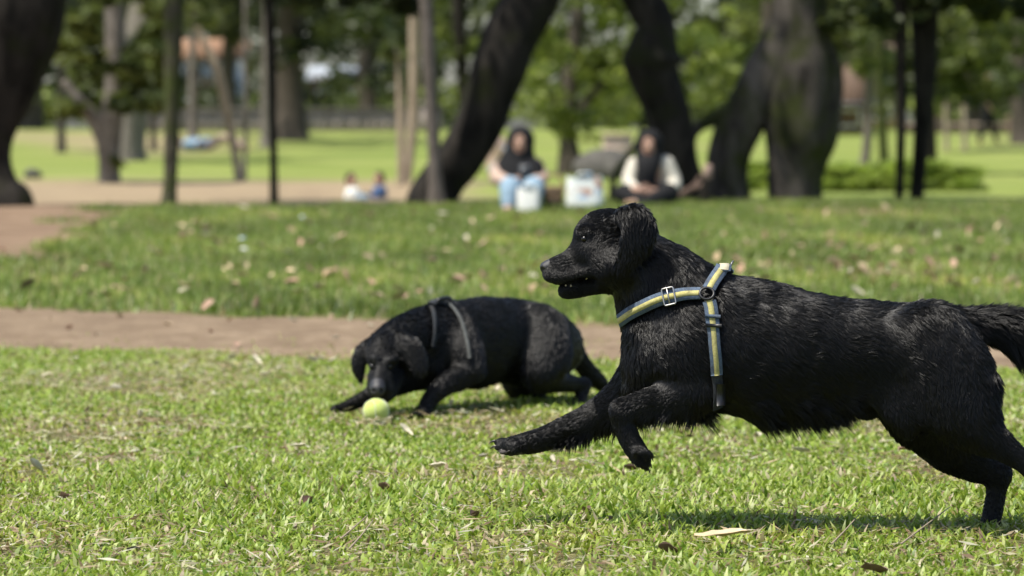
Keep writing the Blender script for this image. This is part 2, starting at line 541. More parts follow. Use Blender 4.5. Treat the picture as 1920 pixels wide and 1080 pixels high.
def ground_mat():
    m, nt, b = new_mat('ground')
    g = geopos(nt)
    sep = N(nt, 'ShaderNodeSeparateXYZ'); nt.links.new(g, sep.inputs[0])
    def mrange(v, a, c):
        n = N(nt, 'ShaderNodeMapRange', interpolation_type='SMOOTHSTEP'); n.inputs[1].default_value = a; n.inputs[2].default_value = c
        nt.links.new(v, n.inputs[0]); return n.outputs[0]
    def math_(op, a, c):
        n = N(nt, 'ShaderNodeMath', operation=op)
        for s, v in zip(n.inputs, (a, c)):
            if isinstance(v, (int, float)): s.default_value = v
            else: nt.links.new(v, s)
        return n.outputs[0]
    n1 = noise(nt, 2.2, 5, 0.6, g); n2 = noise(nt, 18, 4, 0.6, g); n3 = noise(nt, 0.22, 4, 0.55, g)
    thatch = ramp(nt, n2, [(0.3, (0.045, 0.05, 0.014)), (0.55, (0.12, 0.115, 0.045)), (0.8, (0.20, 0.165, 0.085))])
    bank = ramp(nt, n2, [(0.3, (0.06, 0.085, 0.02)), (0.7, (0.13, 0.155, 0.045))])
    soil = ramp(nt, n1, [(0.3, (0.15, 0.10, 0.062)), (0.7, (0.25, 0.175, 0.115))])
    tan = ramp(nt, n1, [(0.3, (0.24, 0.18, 0.115)), (0.7, (0.33, 0.26, 0.16))])
    lawn = ramp(nt, n3, [(0.32, (0.145, 0.19, 0.045)), (0.5, (0.215, 0.255, 0.06)), (0.68, (0.265, 0.28, 0.095))])
    lawn = mixc(nt, math_('MULTIPLY', n2, 0.35), lawn, (0.10, 0.15, 0.03))
    attr = N(nt, 'ShaderNodeVertexColor'); attr.layer_name = 'tint'
    s2 = N(nt, 'ShaderNodeSeparateColor'); nt.links.new(attr.outputs[0], s2.inputs[0])
    c = mixc(nt, mrange(sep.outputs[1], 13, 15), thatch, bank)
    c = mixc(nt, s2.outputs[0], c, soil)
    c = mixc(nt, mrange(sep.outputs[1], 32.5, 34), c, mixc(nt, s2.outputs[1], lawn, tan))
    nt.links.new(c, b.inputs['Base Color'])
    b.inputs['Roughness'].default_value = 0.95; b.inputs['Specular IOR Level'].default_value = 0.1
    bump(nt, b, n2, 0.6, 0.02)
    return m
gb = bare(GX, GY) * smooth(15.5, 16.5, GY) + bare(GX, GY) * smooth(16.5, 15.5, GY) * 0.85
tanm = smooth(34, 36, GY) * smooth(58, 48, GY + 3 * wob(GX * 0.5, GY * 0.3, 0, 4)) * smooth(0.2, -1.0, GX + 0.8 * wob(GX * 0.8, GY * 0.35, 0, 6))
tanm = np.maximum(tanm, 0.8 * smooth(0.35, 0.75, wob(GX * 0.22, GY * 0.09, 0, 12)) * smooth(60, 75, GY))
gc = np.stack([gb, tanm, np.zeros_like(gb)], -1).reshape(-1, 3)
ground = link('ground', mesh_np('ground', np.stack([GX, GY, GZ], -1).reshape(-1, 3), gq, None, True, gc), ground_mat())
tag(ground, kind='structure')

# the trodden dirt path, a sheet of its own a little above the ground
px_ = np.linspace(-9, 9, 150); pt_ = np.linspace(0, 1, 34)
PXg, PTg = np.meshgrid(px_, pt_, indexing='ij')
e_ = 0.16 * wob(PXg * 4, PTg * 3, 0, 1) + 0.08 * wob(PXg * 11, PTg * 4, 0, 2)
PYg = (path_near(PXg) + 0.10 + e_) * (1 - PTg) + (path_far(PXg) - 0.15 - e_) * PTg
rim = np.minimum(PTg, 1 - PTg)
PZg = ground_z(PXg, PYg) + 0.005 * smooth(0, 0.04, rim) - 0.003 + 0.020 * smooth(0.03, 0.25, rim) * (0.5 + 0.5 * wob(PXg * 9, PYg * 7, 0, 7)) 
a_, b_ = np.meshgrid(np.arange(149), np.arange(33), indexing='ij')
pq = np.stack([a_ * 34 + b_, (a_ + 1) * 34 + b_, (a_ + 1) * 34 + b_ + 1, a_ * 34 + b_ + 1], -1).reshape(-1, 4)
pm, pnt, pb = new_mat('path_soil')
pg = geopos(pnt)
pf1 = noise(pnt, 4.5, 7, 0.72, pg); pf2 = noise(pnt, 40, 4, 0.7, pg)
pc = ramp(pnt, pf1, [(0.28, (0.090, 0.058, 0.036)), (0.5, (0.185, 0.134, 0.085)), (0.70, (0.35, 0.27, 0.18))])
pc = mixc(pnt, 0.35, pc, ramp(pnt, pf2, [(0.3, (0.10, 0.065, 0.04)), (0.75, (0.36, 0.28, 0.19))]))
pnt.links.new(pc, pb.inputs['Base Color']); pb.inputs['Roughness'].default_value = 0.95
pb.inputs['Specular IOR Level'].default_value = 0.1
bump(pnt, pb, pf2, 0.7, 0.012)
tag(link('path', mesh_np('path', np.stack([PXg, PYg, PZg], -1).reshape(-1, 3), pq), pm), kind='structure')

# ------------------------------------------------------------------ grass
def blades(name, n, x, y, length, width, tint, mat, lean=(0.4, 1.3), seed=0, two=True):
    g = np.random.default_rng(seed)
    z = ground_z(x, y)
    yaw = g.random(n) * 2 * np.pi
    th = lean[0] + (lean[1] - lean[0]) * g.random(n)
    dx, dy = np.cos(yaw), np.sin(yaw)
    base = np.stack([x, y, z], 1)
    side = np.stack([-dy, dx, np.zeros(n)], 1) * (width * 0.5)[:, None]
    d1 = np.stack([dx * np.sin(th * 0.55), dy * np.sin(th * 0.55), np.cos(th * 0.55)], 1)
    th2 = np.minimum(th * 1.45, 1.9)
    d2 = np.stack([dx * np.sin(th2), dy * np.sin(th2), np.cos(th2)], 1)
    m = base + d1 * (length * 0.5)[:, None]
    t = m + d2 * (length * 0.5)[:, None]
    t[:, 2] = np.maximum(t[:, 2], z + 0.002)
    if two:
        V = np.stack([base - side * 0.7, base + side * 0.7, m + side, m - side, t], 1).reshape(-1, 3)
        i = np.arange(n)[:, None] * 5
        Q = i + np.array([[0, 1, 2, 3]]); T = i + np.array([[3, 2, 4]])
        c = np.repeat(tint, 5, axis=0)
    else:
        V = np.stack([base - side, base + side, t], 1).reshape(-1, 3)
        i = np.arange(n)[:, None] * 3
        Q = None; T = i + np.array([[0, 1, 2]])
        c = np.repeat(tint, 3, axis=0)
    return tag(link(name, mesh_np(name, V, Q, T, True, c), mat), kind='stuff')

GRASS = mat_leaf('grass_blade', 0.38, 0.42, 0.35)
def grass_tints(g, n, pal, w, var=0.28):
    pal = np.array(pal); k = g.choice(len(pal), n, p=np.array(w) / sum(w))
    return pal[k] * (1 - var + 2 * var * g.random(n))[:, None]

def gfl(px, py):
    Yg = FPX * (CAM_H - 0.005) / (py - 243.0); return (px - 960.0) / FPX * Yg, Yg
WORN = [(*gfl(px, py), r) for px, py, r in ((230, 1050, .10), (300, 1065, .09), (430, 935, .07), (470, 930, .06), (105, 940, .06), (290, 985, .06), (640, 1040, .07), (690, 905, .05), (560, 850, .06), (230, 860, .07), (900, 960, .08), (960, 1000, .07), (1080, 1045, .09), (1150, 1070, .08),
    (1330, 850, .06), (1690, 880, .07), (1700, 1030, .08), (1500, 960, .06), (60, 1030, .08), (350, 800, .09), (700, 800, .05), (120, 820, .09), (1250, 940, .06), (1450, 1055, .09), (1850, 1060, .09), (560, 1070, .09), (220, 715, .25), (480, 705, .2), (1240, 800, .1))]
def worn(x, y):
    m = np.zeros_like(np.asarray(x, float))
    for a, b, r in WORN:
        m = np.maximum(m, np.exp(-((x - a) / (r * 1.3)) ** 2 - ((y - b) / (r * 2.2)) ** 2))
    return np.clip(m * (1.15 + 0.5 * wob(np.asarray(x) * 23, np.asarray(y) * 17, 0, 41)), 0, 1)

def lawn_zone(name, n, y0, y1, lmin, lmax, wmin, wmax, seed, two=True):
    g = np.random.default_rng(seed)
    u = g.random(int(n * 1.5))
    y = np.sqrt(y0 ** 2 + u * (y1 ** 2 - y0 ** 2))
    x = (g.random(len(y)) * 2 - 1) * (0.1385 * y + 0.45)
    patch = wob(x * 5.2, y * 4.1, 0, 21) + 0.7 * wob(x * 13, y * 10, 0, 22)
    keep = (g.random(len(y)) > bare(x, y) * 0.97) & (g.random(len(y)) > 0.85 * worn(x, y)) & (g.random(len(y)) < np.clip(0.80 + 0.95 * patch + 0.5 * wob(x * 2.1, y * 1.7, 0, 29), 0.08, 1))
    x, y, patch = x[keep][:n], y[keep][:n], patch[keep][:n]
    n = len(x)
    tall = np.clip(0.95 + 0.4 * wob(x * 3.1, y * 2.6, 0, 24), 0.55, 1.4)
    L = (lmin + (lmax - lmin) * g.random(n) ** 1.5) * tall
    W = wmin + (wmax - wmin) * g.random(n)
    tint = grass_tints(g, n, [(0.24, 0.34, 0.040), (0.33, 0.42, 0.075), (0.14, 0.24, 0.026), (0.44, 0.49, 0.18), (0.52, 0.46, 0.29), (0.26, 0.19, 0.11)],
                       [31, 29, 16, 14, 6, 4])
    warm = np.clip(-patch, 0, 1)[:, None]
    tint = tint * (1 + warm * np.array([[0.22, 0.02, 0.18]]))
    return blades(name, n, x, y, L, W, tint, GRASS, (0.45, 1.55), seed + 1, two)

lawn_zone('lawn_grass', 145000, 5.3, 8.3, 0.015, 0.046, 0.0042, 0.0090, 31)
lawn_zone('lawn_grass', 190000, 8.3, 13.6, 0.012, 0.034, 0.0050, 0.0095, 33)

# dry straw and clippings lying flat between the blades
g_ = np.random.default_rng(40)
ns = 52000
ys = np.sqrt(5.4 ** 2 + g_.random(ns) * (13.2 ** 2 - 5.4 ** 2)); xs = (g_.random(ns) * 2 - 1) * (0.1385 * ys + 0.4)
kp = (wob(xs * 5.2, ys * 4.1, 0, 21) + 0.7 * wob(xs * 13, ys * 10, 0, 22) + 0.35 * g_.normal(0, 1, ns) - 1.6 * worn(xs, ys) < -0.12) & (ys < path_near(xs))
xs, ys = xs[kp], ys[kp]; ns = len(xs)
yw = g_.random(ns) * 2 * np.pi; ln = 0.014 + 0.045 * g_.random(ns) ** 2; wd = 0.002 + 0.004 * g_.random(ns)
zs = ground_z(xs, ys) + 0.006 + 0.018 * g_.random(ns)
dirv = np.stack([np.cos(yw), np.sin(yw), g_.normal(0, 0.22, ns)], 1); sid = np.stack([-np.sin(yw), np.cos(yw), g_.normal(0, 0.4, ns)], 1)
c0 = np.stack([xs, ys, zs], 1)
SV = np.stack([c0 - dirv * ln[:, None] / 2 - sid * wd[:, None] * 0.2, c0 + sid * wd[:, None] / 2, c0 + dirv * ln[:, None] / 2, c0 - sid * wd[:, None] / 2], 1).reshape(-1, 3)
st_ = grass_tints(g_, ns, [(0.50, 0.46, 0.30), (0.42, 0.33, 0.20), (0.26, 0.18, 0.11), (0.58, 0.56, 0.42)], [4, 4, 3, 2])
tag(link('dry_grass', mesh_np('dry_grass', SV, np.arange(ns * 4).reshape(-1, 4), None, False, np.repeat(st_, 4, 0)), GRASS), kind='stuff')

# the bank beyond the path: darker, denser turf seen soft
gk = np.random.default_rng(51)
nb = 330000
yb = np.sqrt(13.4 ** 2 + gk.random(nb) * (33.6 ** 2 - 13.4 ** 2)); xb = (gk.random(nb) * 2 - 1) * (0.1385 * yb + 0.7)
kb = gk.random(nb) > bare(xb, yb) * 1.02
kb &= (yb > path_near(xb))
xb, yb = xb[kb], yb[kb]; nb = len(xb)
tb = grass_tints(gk, nb, [(0.19, 0.27, 0.05), (0.25, 0.33, 0.072), (0.10, 0.165, 0.03), (0.36, 0.38, 0.14), (0.46, 0.37, 0.23)], [34, 30, 20, 10, 6])
mot = wob(xb * 2.6, yb * 1.1, 0, 61) + 0.6 * wob(xb * 7, yb * 3, 0, 62)
tb = tb * (1 + 0.36 * mot)[:, None] * (1 + np.clip(mot, 0, 1)[:, None] * np.array([[0.25, 0.05, 0.0]]))
blades('bank_grass', nb, xb, yb, 0.03 + 0.045 * gk.random(nb), 0.007 + 0.012 * gk.random(nb) , tb, GRASS, (0.2, 1.2), 52, False)

# ------------------------------------------------------------------ trees
BARK_BLACK = mat_bark('bark_dark', (0.003, 0.0027, 0.0022), (0.036, 0.031, 0.025), (0.016, 0.018, 0.006), 0.25, 3.2)
BARK_MOSS = mat_bark('bark_mossy', (0.005, 0.004, 0.0035), (0.11, 0.096, 0.08), (0.034, 0.040, 0.011), 0.55, 2.4)
BARK_MOSS2 = mat_bark('bark_mossy_thin', (0.045, 0.04, 0.03), (0.13, 0.115, 0.085), (0.065, 0.08, 0.022), 0.7, 8)
BARK_TAUPE = mat_bark('bark_taupe', (0.09, 0.075, 0.062), (0.20, 0.17, 0.145))
BARK_GREY = mat_bark('bark_grey', (0.10, 0.088, 0.075), (0.26, 0.23, 0.195))
BARK_PALE = mat_bark('bark_pale', (0.26, 0.20, 0.145), (0.46, 0.38, 0.28))
BARK_MID = mat_bark('bark_brown', (0.045, 0.038, 0.03), (0.12, 0.10, 0.08))
LEAF = mat_leaf('tree_leaf', 0.4, 0.45, 0.3)
DARKG = [(0.048, 0.064, 0.02), (0.068, 0.088, 0.027), (0.033, 0.044, 0.016)]
MIDG = [(0.11, 0.14, 0.038), (0.15, 0.18, 0.05), (0.075, 0.10, 0.028)]
BRIGHTG = [(0.23, 0.28, 0.065), (0.31, 0.36, 0.095), (0.16, 0.20, 0.045)]
OLIVEG = [(0.075, 0.085, 0.03), (0.10, 0.11, 0.04), (0.05, 0.06, 0.02)]

def leaf_cloud(name, clumps, n, size, pal, parent, seed, mat=None, kind='stuff'):
    """leaf-sized faces spread through clumps (centre, radii)"""
    g = np.random.default_rng(seed)
    C = np.array([c for c, r in clumps]); Rr = np.array([np.broadcast_to(r, 3) for c, r in clumps], float)
    w = Rr.prod(1) ** 0.67; k = g.choice(len(C), n, p=w / w.sum())
    d = g.normal(0, 1, (n, 3)); d /= np.linalg.norm(d, axis=1)[:, None]
    rad = g.random(n) ** 0.45
    P = C[k] + d * Rr[k] * rad[:, None] * (0.85 + 0.3 * wob(d[:, 0] * 3 + k, d[:, 1] * 3, d[:, 2] * 3, 3))[:, None]
    a = g.normal(0, 1, (n, 3)); a[:, 2] *= 0.55; a /= np.linalg.norm(a, axis=1)[:, None]
    b = np.cross(a, g.normal(0, 1, (n, 3)) + np.array([0, 0, 1.2])); b /= np.linalg.norm(b, axis=1)[:, None] + 1e-9
    s = size * (0.6 + 0.8 * g.random(n))
    V = np.stack([P - a * s[:, None] * 0.5, P + b * s[:, None] * 0.26, P + a * s[:, None] * 0.5, P - b * s[:, None] * 0.26], 1).reshape(-1, 3)
    pal = np.array(pal); ct = pal[g.integers(0, len(pal), len(C))] * (0.8 + 0.4 * g.random(len(C)))[:, None]
    t = ct[k] * (0.72 + 0.56 * g.random(n))[:, None]
    o = link(name, mesh_np(name, V, np.arange(n * 4).reshape(-1, 4), None, False, np.repeat(t, 4, 0)), mat or LEAF, parent)
    if kind: o['kind'] = kind
    return o

def trunk_mesh(name, nodes, Y, mat, parent, seg=18, rough=0.10, seed=0, sink=0.12, ridge=0.05, freq=3.0):
    A = np.array([[*at(p[0], p[1], Y + (p[3] if len(p) > 3 else 0)), p[2] * Y / FPX] for p in nodes])
    if sink:
        b = A[0].copy(); b[2] = min(b[2], float(ground_z(b[0], b[1]))) - sink; b[3] *= 1.18
        A = np.vstack([b, A])
    A = resample(A, 7)
    V, Q, T = tube(A[:, :3], np.maximum(A[:, 3], 0.004), seg, rough, freq, seed, True, ridge)
    return link(name, mesh_np(name, V, Q, T), mat, parent), A

def tree(name, label, Y, nodes, bark, group=None, crown=None, limbs=(), seed=0, seg=18, rough=0.10, ridge=0.05, freq=3.0, cat='tree'):
    """nodes (px, py, r_px) from the foot up; crown = dict(c, r, n, size, pal, clumps) in metres above the trunk's end, or boxes in pixels"""
    base = at(nodes[0][0], nodes[0][1], Y)
    t = thing(name, label, cat, (base[0], Y, float(ground_z(base[0], Y))), group)
    tr, A = trunk_mesh('trunk', nodes, Y, bark, t, seg, rough, seed, 0.12, ridge, freq)
    for q, lb in enumerate(limbs):
        trunk_mesh('limb', lb, Y, bark, t, max(7, seg - 6), rough, seed + 5 + q, 0, ridge * 0.6, freq)
    g = np.random.default_rng(100 + seed)
    if crown:
        cl = []
        if 'r' in crown:
            top = A[-1, :3] + np.array(crown.get('off', (0, 0, 0)))
            for i in range(crown.get('clumps', 40)):
                d = g.normal(0, 1, 3); d /= np.linalg.norm(d)
                c = top + d * np.array(crown['r']) * g.random() ** 0.4
                cl.append((c, np.array(crown['r']) * (0.16 + 0.14 * g.random()) * np.array([1, 1, 0.8])))
                if i < 7:   # limbs that carry the clumps
                    mid = (A[-1, :3] * 0.6 + c * 0.4) + np.array([0, 0, 0.25 * np.linalg.norm(c - A[-1, :3]) * 0.3])
                    P = resample(np.array([A[-3, :3], mid, c]), 5)
                    V, Q, T = tube(P, np.linspace(A[-1, 3] * 0.7, 0.03, len(P)), 8, rough, freq, seed + i)
                    link('limb', mesh_np('limb', V, Q, T), bark, t)
        if cl and crown.get('boxes'):
            leaf_cloud('crown', cl, crown['n'], crown['size'], crown['pal'], t, 300 + seed); cl = []
        for (x0, y0, x1, y1, cnt, rpx, dep) in crown.get('boxes', ()):
            for i in range(cnt):
                Yc = Y + dep * (g.random() * 2 - 1)
                c = at(x0 + (x1 - x0) * g.random(), y0 + (y1 - y0) * g.random(), Yc)
                r = rpx * (0.6 + 0.8 * g.random()) * Y / FPX
                cl.append((c, np.array([r * 1.25, r, r * 0.75])))
        leaf_cloud('crown' if 'r' not in crown or not crown.get('boxes') else 'low_branches', cl, crown.get('nb', crown['n']), crown.get('sizeb', crown['size']), crown['pal'], t, 200 + seed)
    return t

NEAR = 'old dark park trees standing along the top of the bank'
tree('leaning_tree', 'massive dark tree at the left edge with its flared foot curving out of the frame', 32.0,
     [(12, 374, 50), (2, 345, 34), (-4, 300, 26), (-4, 250, 34), (10, 190, 48), (24, 130, 60), (36, 70, 70), (44, 0, 76), (60, -140, 74), (85, -400, 66), (110, -800, 60)],
     BARK_BLACK, NEAR, dict(r=(3.2, 3.2, 1.8), off=(0.3, 3.2, 1.7999999999999998), n=2860, size=0.22, pal=DARKG), seed=1, seg=30, rough=.15)
tree('leaning_tree', 'black leaning tree trunk rising to the right behind the woman in the black headscarf', 33.0,
     [(812, 380, 50), (832, 340, 43), (862, 300, 43), (900, 235, 45), (918, 180, 46), (934, 130, 51), (958, 70, 50), (990, 10, 48), (1030, -80, 46), (1075, -300, 42), (1110, -750, 40)],
     BARK_BLACK, NEAR, dict(r=(3.6, 3.4, 1.8), off=(0.3, 3.2, 1.7999999999999998), n=3080, size=0.22, pal=DARKG),
     [[(800, 376, 26), (785, 366, 18), (772, 379, 12)]], seed=2, seg=30, rough=.15)
tree('crooked_tree', 'black crooked tree with a bulging knob, right behind the woman in the cream cardigan', 33.4,
     [(1302, 381, 44), (1290, 345, 34), (1274, 300, 34), (1258, 240, 38), (1244, 185, 42), (1226, 140, 47), (1222, 112, 55), (1224, 84, 45), (1226, 45, 35), (1206, 5, 35), (1180, -50, 36), (1150, -200, 36), (1140, -700, 34)],
     BARK_BLACK, NEAR, dict(r=(3.4, 3.2, 1.8), off=(-0.4, 3.2, 1.7999999999999998), n=2860, size=0.22, pal=DARKG), seed=3, seg=30, rough=.15)
tree('twin_trunk_tree', 'huge mossy tree of two fused trunks standing before the clipped hedge', 33.8,
     [(1490, 386, 48), (1488, 340, 48), (1492, 295, 55), (1500, 250, 66), (1506, 195, 67), (1510, 130, 66), (1506, 80, 58), (1500, 20, 54), (1502, -80, 50), (1520, -350, 46), (1530, -800, 44)],
     BARK_MOSS, NEAR, dict(r=(3.8, 3.4, 2.0), off=(0.4, 3.2, 2.0), n=3300, size=0.22, pal=DARKG),
     [[(1362, 392, 50), (1362, 340, 42), (1368, 290, 42), (1388, 235, 44), (1416, 180, 46), (1444, 130, 46), (1476, 70, 44), (1500, 0, 40), (1510, -120, 30)],
      [(1400, 205, 24), (1360, 215, 17), (1332, 226, 13), (1308, 240, 11), (1296, 262, 10), (1300, 300, 10), (1312, 345, 12)]], seed=4, seg=30, rough=.16)
tree('slender_tree', 'straight slender tree with a mossy green upper trunk, third from the left edge', 34.0,
     [(316, 380, 16), (318, 350, 13.5), (320, 300, 13.5), (322, 200, 15), (324, 100, 16.5), (326, 0, 18), (328, -200, 17), (330, -700, 14)],
     BARK_MOSS2, 'slender trees at the top of the bank', dict(r=(1.6, 1.6, 1.2), off=(0, 0, 0.8), n=2200, size=0.2, pal=DARKG), seed=5, seg=12, rough=0.05)
tree('slender_tree', 'thinnest dark straight tree, right of the mossy slender one', 34.2,
     [(514, 381, 9), (513, 300, 7.5), (511, 200, 7.5), (509, 100, 9), (505, 0, 10), (500, -200, 11), (496, -700, 10)],
     BARK_BLACK, 'slender trees at the top of the bank', dict(nb=2200, sizeb=.11, boxes=[(520, -120, 780, 18, 22, 24, 0.9)], r=(1.6, 1.6, 1.2), off=(0, 0, 0.8), n=2200, size=0.2, pal=DARKG), seed=6, seg=12, rough=0.05)
tree('slender_tree', 'thin greyish brown tree standing against the foot of the black leaning tree', 32.6,
     [(820, 384, 19), (817, 340, 14), (814, 280, 12), (810, 200, 12), (806, 120, 13), (802, 40, 13), (797, -60, 13), (790, -300, 12), (785, -700, 10)],
     BARK_TAUPE, 'slender trees at the top of the bank', dict(r=(1.5, 1.5, 1.2), off=(0, 0, 0.8), n=2000, size=0.2, pal=DARKG), seed=7, seg=14, rough=0.07)
tree('slender_tree', 'thinner left one of the two dark straight trunks in front of the hedge', 34.0,
     [(1686, 389, 9), (1688, 320, 8.5), (1690, 240, 9), (1690, 160, 11), (1690, 80, 13), (1688, 0, 15), (1684, -200, 15), (1680, -700, 12)],
     BARK_BLACK, 'slender trees at the top of the bank', dict(r=(1.8, 1.8, 1.3), off=(0, 0, 0.8), n=2600, size=0.2, pal=DARKG,
     nb=2600, sizeb=.11, boxes=[(1560, -110, 1720, 40, 26, 24, 0.8)]), seed=8, seg=12, rough=0.06)
tree('slender_tree', 'thicker right one of the two dark straight trunks in front of the hedge', 34.3,
     [(1717, 390, 14), (1722, 330, 14), (1728, 250, 16), (1732, 180, 20), (1734, 110, 24), (1732, 30, 27), (1726, -60, 27), (1720, -300, 25), (1716, -700, 20)],
     BARK_BLACK, 'slender trees at the top of the bank', dict(r=(2.2, 2.0, 1.4), off=(0.2, 0, 0.8), n=3600, size=0.2, pal=DARKG,
     nb=4200, sizeb=.11, boxes=[(1660, -110, 1930, 30, 40, 26, 0.8)]), seed=9, seg=14, rough=0.06)

FAR = 'trees scattered over the far lawn'
tree('leafy_tree', 'low leafy tree with grey forked trunk and hanging foliage on the left lawn', 51.0,
     [(205, 348, 24), (204, 310, 21), (203, 270, 23), (205, 230, 24), (212, 190, 20), (216, 120, 18), (215, 0, 18), (214, -250, 16)],
     BARK_GREY, FAR, dict(n=9500, size=0.16, pal=MIDG, boxes=[(95, 40, 330, 205, 46, 24, 1.6), (120, -160, 330, 60, 22, 28, 1.6), (205, 300, 222, 335, 3, 9, 0.3)]),
     [[(196, 265, 16), (176, 225, 14), (150, 190, 12), (120, 150, 8)]], seed=10, rough=0.08)
tree('big_grey_tree', 'broad grey trunk leaning right behind the low leafy tree', 74.0,
     [(238, 275, 34), (246, 220, 30), (256, 140, 32), (270, 60, 34), (288, -20, 34), (310, -200, 30)],
     BARK_GREY, FAR, dict(n=2400, size=0.25, pal=OLIVEG, boxes=[(150, -260, 420, -20, 26, 40, 3)]), seed=11)
tree('sapling', 'pale leaning sapling, tan barked, standing in bare soil right of the mossy slender tree', 53.0,
     [(450, 345, 10), (444, 310, 8), (434, 250, 8), (422, 190, 9), (410, 140, 9), (396, 105, 8), (378, 70, 6), (360, 10, 4), (345, -60, 3)],
     BARK_PALE, 'pale saplings on the lawn', dict(n=500, size=.13, pal=MIDG, boxes=[(320, -110, 400, 40, 9, 20, .6)]), seed=12, seg=10, rough=0.05)
tree('sapling', 'thin straight grey sapling just right of the pale leaning one', 54.0,
     [(458, 340, 5), (460, 280, 4.5), (461, 200, 4.5), (461, 130, 4), (460, 40, 3.5), (459, -100, 3)],
     BARK_GREY, 'pale saplings on the lawn', None, seed=13, seg=8, rough=0.04)
tree('sapling', 'pale pinkish sapling left of two, in front of the stone wall', 49.0,
     [(752, 352, 8), (753, 300, 8), (752, 240, 7.5), (750, 190, 6), (747, 140, 4), (744, 90, 1.5)],
     BARK_PALE, 'pale saplings on the lawn', dict(n=260, size=.12, pal=MIDG, boxes=[(725, 70, 765, 150, 6, 14, .4)]), seed=14, seg=10, rough=0.05)
tree('sapling', 'taller pale sapling beside the thin greyish tree, lit along its stem', 51.0,
     [(764, 340, 8), (770, 280, 9), (775, 200, 10), (776, 120, 10), (776, 40, 10), (776, -60, 9), (774, -250, 8)],
     BARK_PALE, 'pale saplings on the lawn', dict(n=900, size=0.15, pal=MIDG, boxes=[(690, -250, 830, -40, 12, 30, 1)]), seed=15, seg=10, rough=0.05)
tree('bright_tree', 'bushy light green tree glowing in the sun behind the two seated women', 60.0,
     [(1068, 305, 24), (1066, 270, 17), (1064, 220, 16), (1068, 150, 15), (1080, 60, 14), (1095, -60, 12)],
     BARK_MID, FAR, dict(n=9500, size=0.17, pal=BRIGHTG, boxes=[(1000, 100, 1180, 225, 34, 30, 2.2), (970, -40, 1290, 120, 44, 36, 2.4), (1280, 20, 1400, 220, 22, 32, 2), (1010, 215, 1110, 262, 9, 22, 1.4), (940, -260, 1420, -40, 36, 44, 2.6)]),
     [[(1066, 240, 10), (1100, 190, 8), (1150, 130, 6)], [(1066, 230, 10), (1030, 170, 8), (990, 110, 6)]], seed=16)
tree('leafy_tree', 'dark thin trunk with loose foliage right beside the black leaning tree', 62.0,
     [(878, 318, 10), (874, 240, 10), (868, 150, 11), (862, 60, 12), (856, -60, 12)],
     BARK_BLACK, FAR, dict(n=2600, size=0.17, pal=MIDG, boxes=[(820, -120, 960, 190, 22, 30, 2)]), seed=17, seg=10)
tree('leafy_tree', 'dark tree trunk close behind the pair of straight trunks on the right', 60.0,
     [(1746, 322, 12), (1744, 260, 12), (1738, 180, 14), (1734, 80, 16), (1732, -60, 16)],
     BARK_BLACK, FAR, dict(n=4200, size=0.18, pal=MIDG, boxes=[(1745, 55, 1915, 190, 30, 30, 2), (1720, -140, 1930, 60, 24, 36, 2)]), seed=18, seg=12)
tree('leafy_tree', 'pinkish grey thin trunk above the hedge, left of the mossy one', 66.0,
     [(1620, 316, 10), (1626, 270, 9), (1630, 200, 9), (1628, 120, 9), (1620, 20, 9)],
     BARK_GREY, FAR, dict(n=2200, size=0.18, pal=OLIVEG, boxes=[(1550, 30, 1680, 140, 16, 26, 2), (1540, -140, 1700, 30, 14, 34, 2)]), seed=19, seg=10)
tree('leafy_tree', 'dark mossy thin trunk above the hedge, right of the pinkish grey one', 64.0,
     [(1660, 318, 11), (1656, 270, 9), (1652, 200, 10), (1648, 120, 10), (1650, 20, 10)],
     BARK_MOSS2, FAR, dict(n=1800, size=0.18, pal=MIDG, boxes=[(1600, -20, 1700, 200, 16, 24, 2)]), seed=20, seg=10)
tree('big_grey_tree', 'broad grey tree foot on the far lawn at the right edge', 92.0,
     [(1922, 268, 32), (1916, 240, 22), (1912, 180, 17), (1914, 80, 16), (1918, -60, 16)],
     BARK_MID, FAR, dict(n=2200, size=0.26, pal=MIDG, boxes=[(1830, -160, 2040, 110, 22, 40, 3)]), seed=21)
for k, (px, py, r, Y, lab, bk) in enumerate([
        (115, 287, 9, 82.0, 'slim dark trunk far left on the lawn, seen under the low leafy foliage', BARK_MID),
        (288, 291, 7, 84.0, 'slim trunk on the far lawn just left of the mossy slender tree', BARK_MID),
        (362, 258, 8, 98.0, 'slim grey trunk before the low wall, right of the mossy slender tree', BARK_GREY),
        (500, 276, 10, 88.0, 'grey trunk on the far lawn just left of the thinnest dark tree', BARK_GREY),
        (1775, 299, 5, 84.0, 'left one of two very thin reddish stems on the far right lawn', BARK_PALE),
        (1809, 299, 5, 84.0, 'right one of two very thin reddish stems on the far right lawn', BARK_PALE)]):
    tree('park_tree', lab, Y, [(px, py, r * 1.4), (px, py - 25, r), (px - 1, py - 100, r * 0.9), (px + 1, py - 220, r * 0.85), (px + 4, py - 420, r * 0.8)],
         bk, FAR, dict(n=1200, size=0.26, pal=[DARKG, OLIVEG, MIDG][k % 3], boxes=[(px - 90, py - 420, px + 90, py - 240 if k < 4 else py - 180, 12, 34, 3)]), seed=30 + k, seg=9)
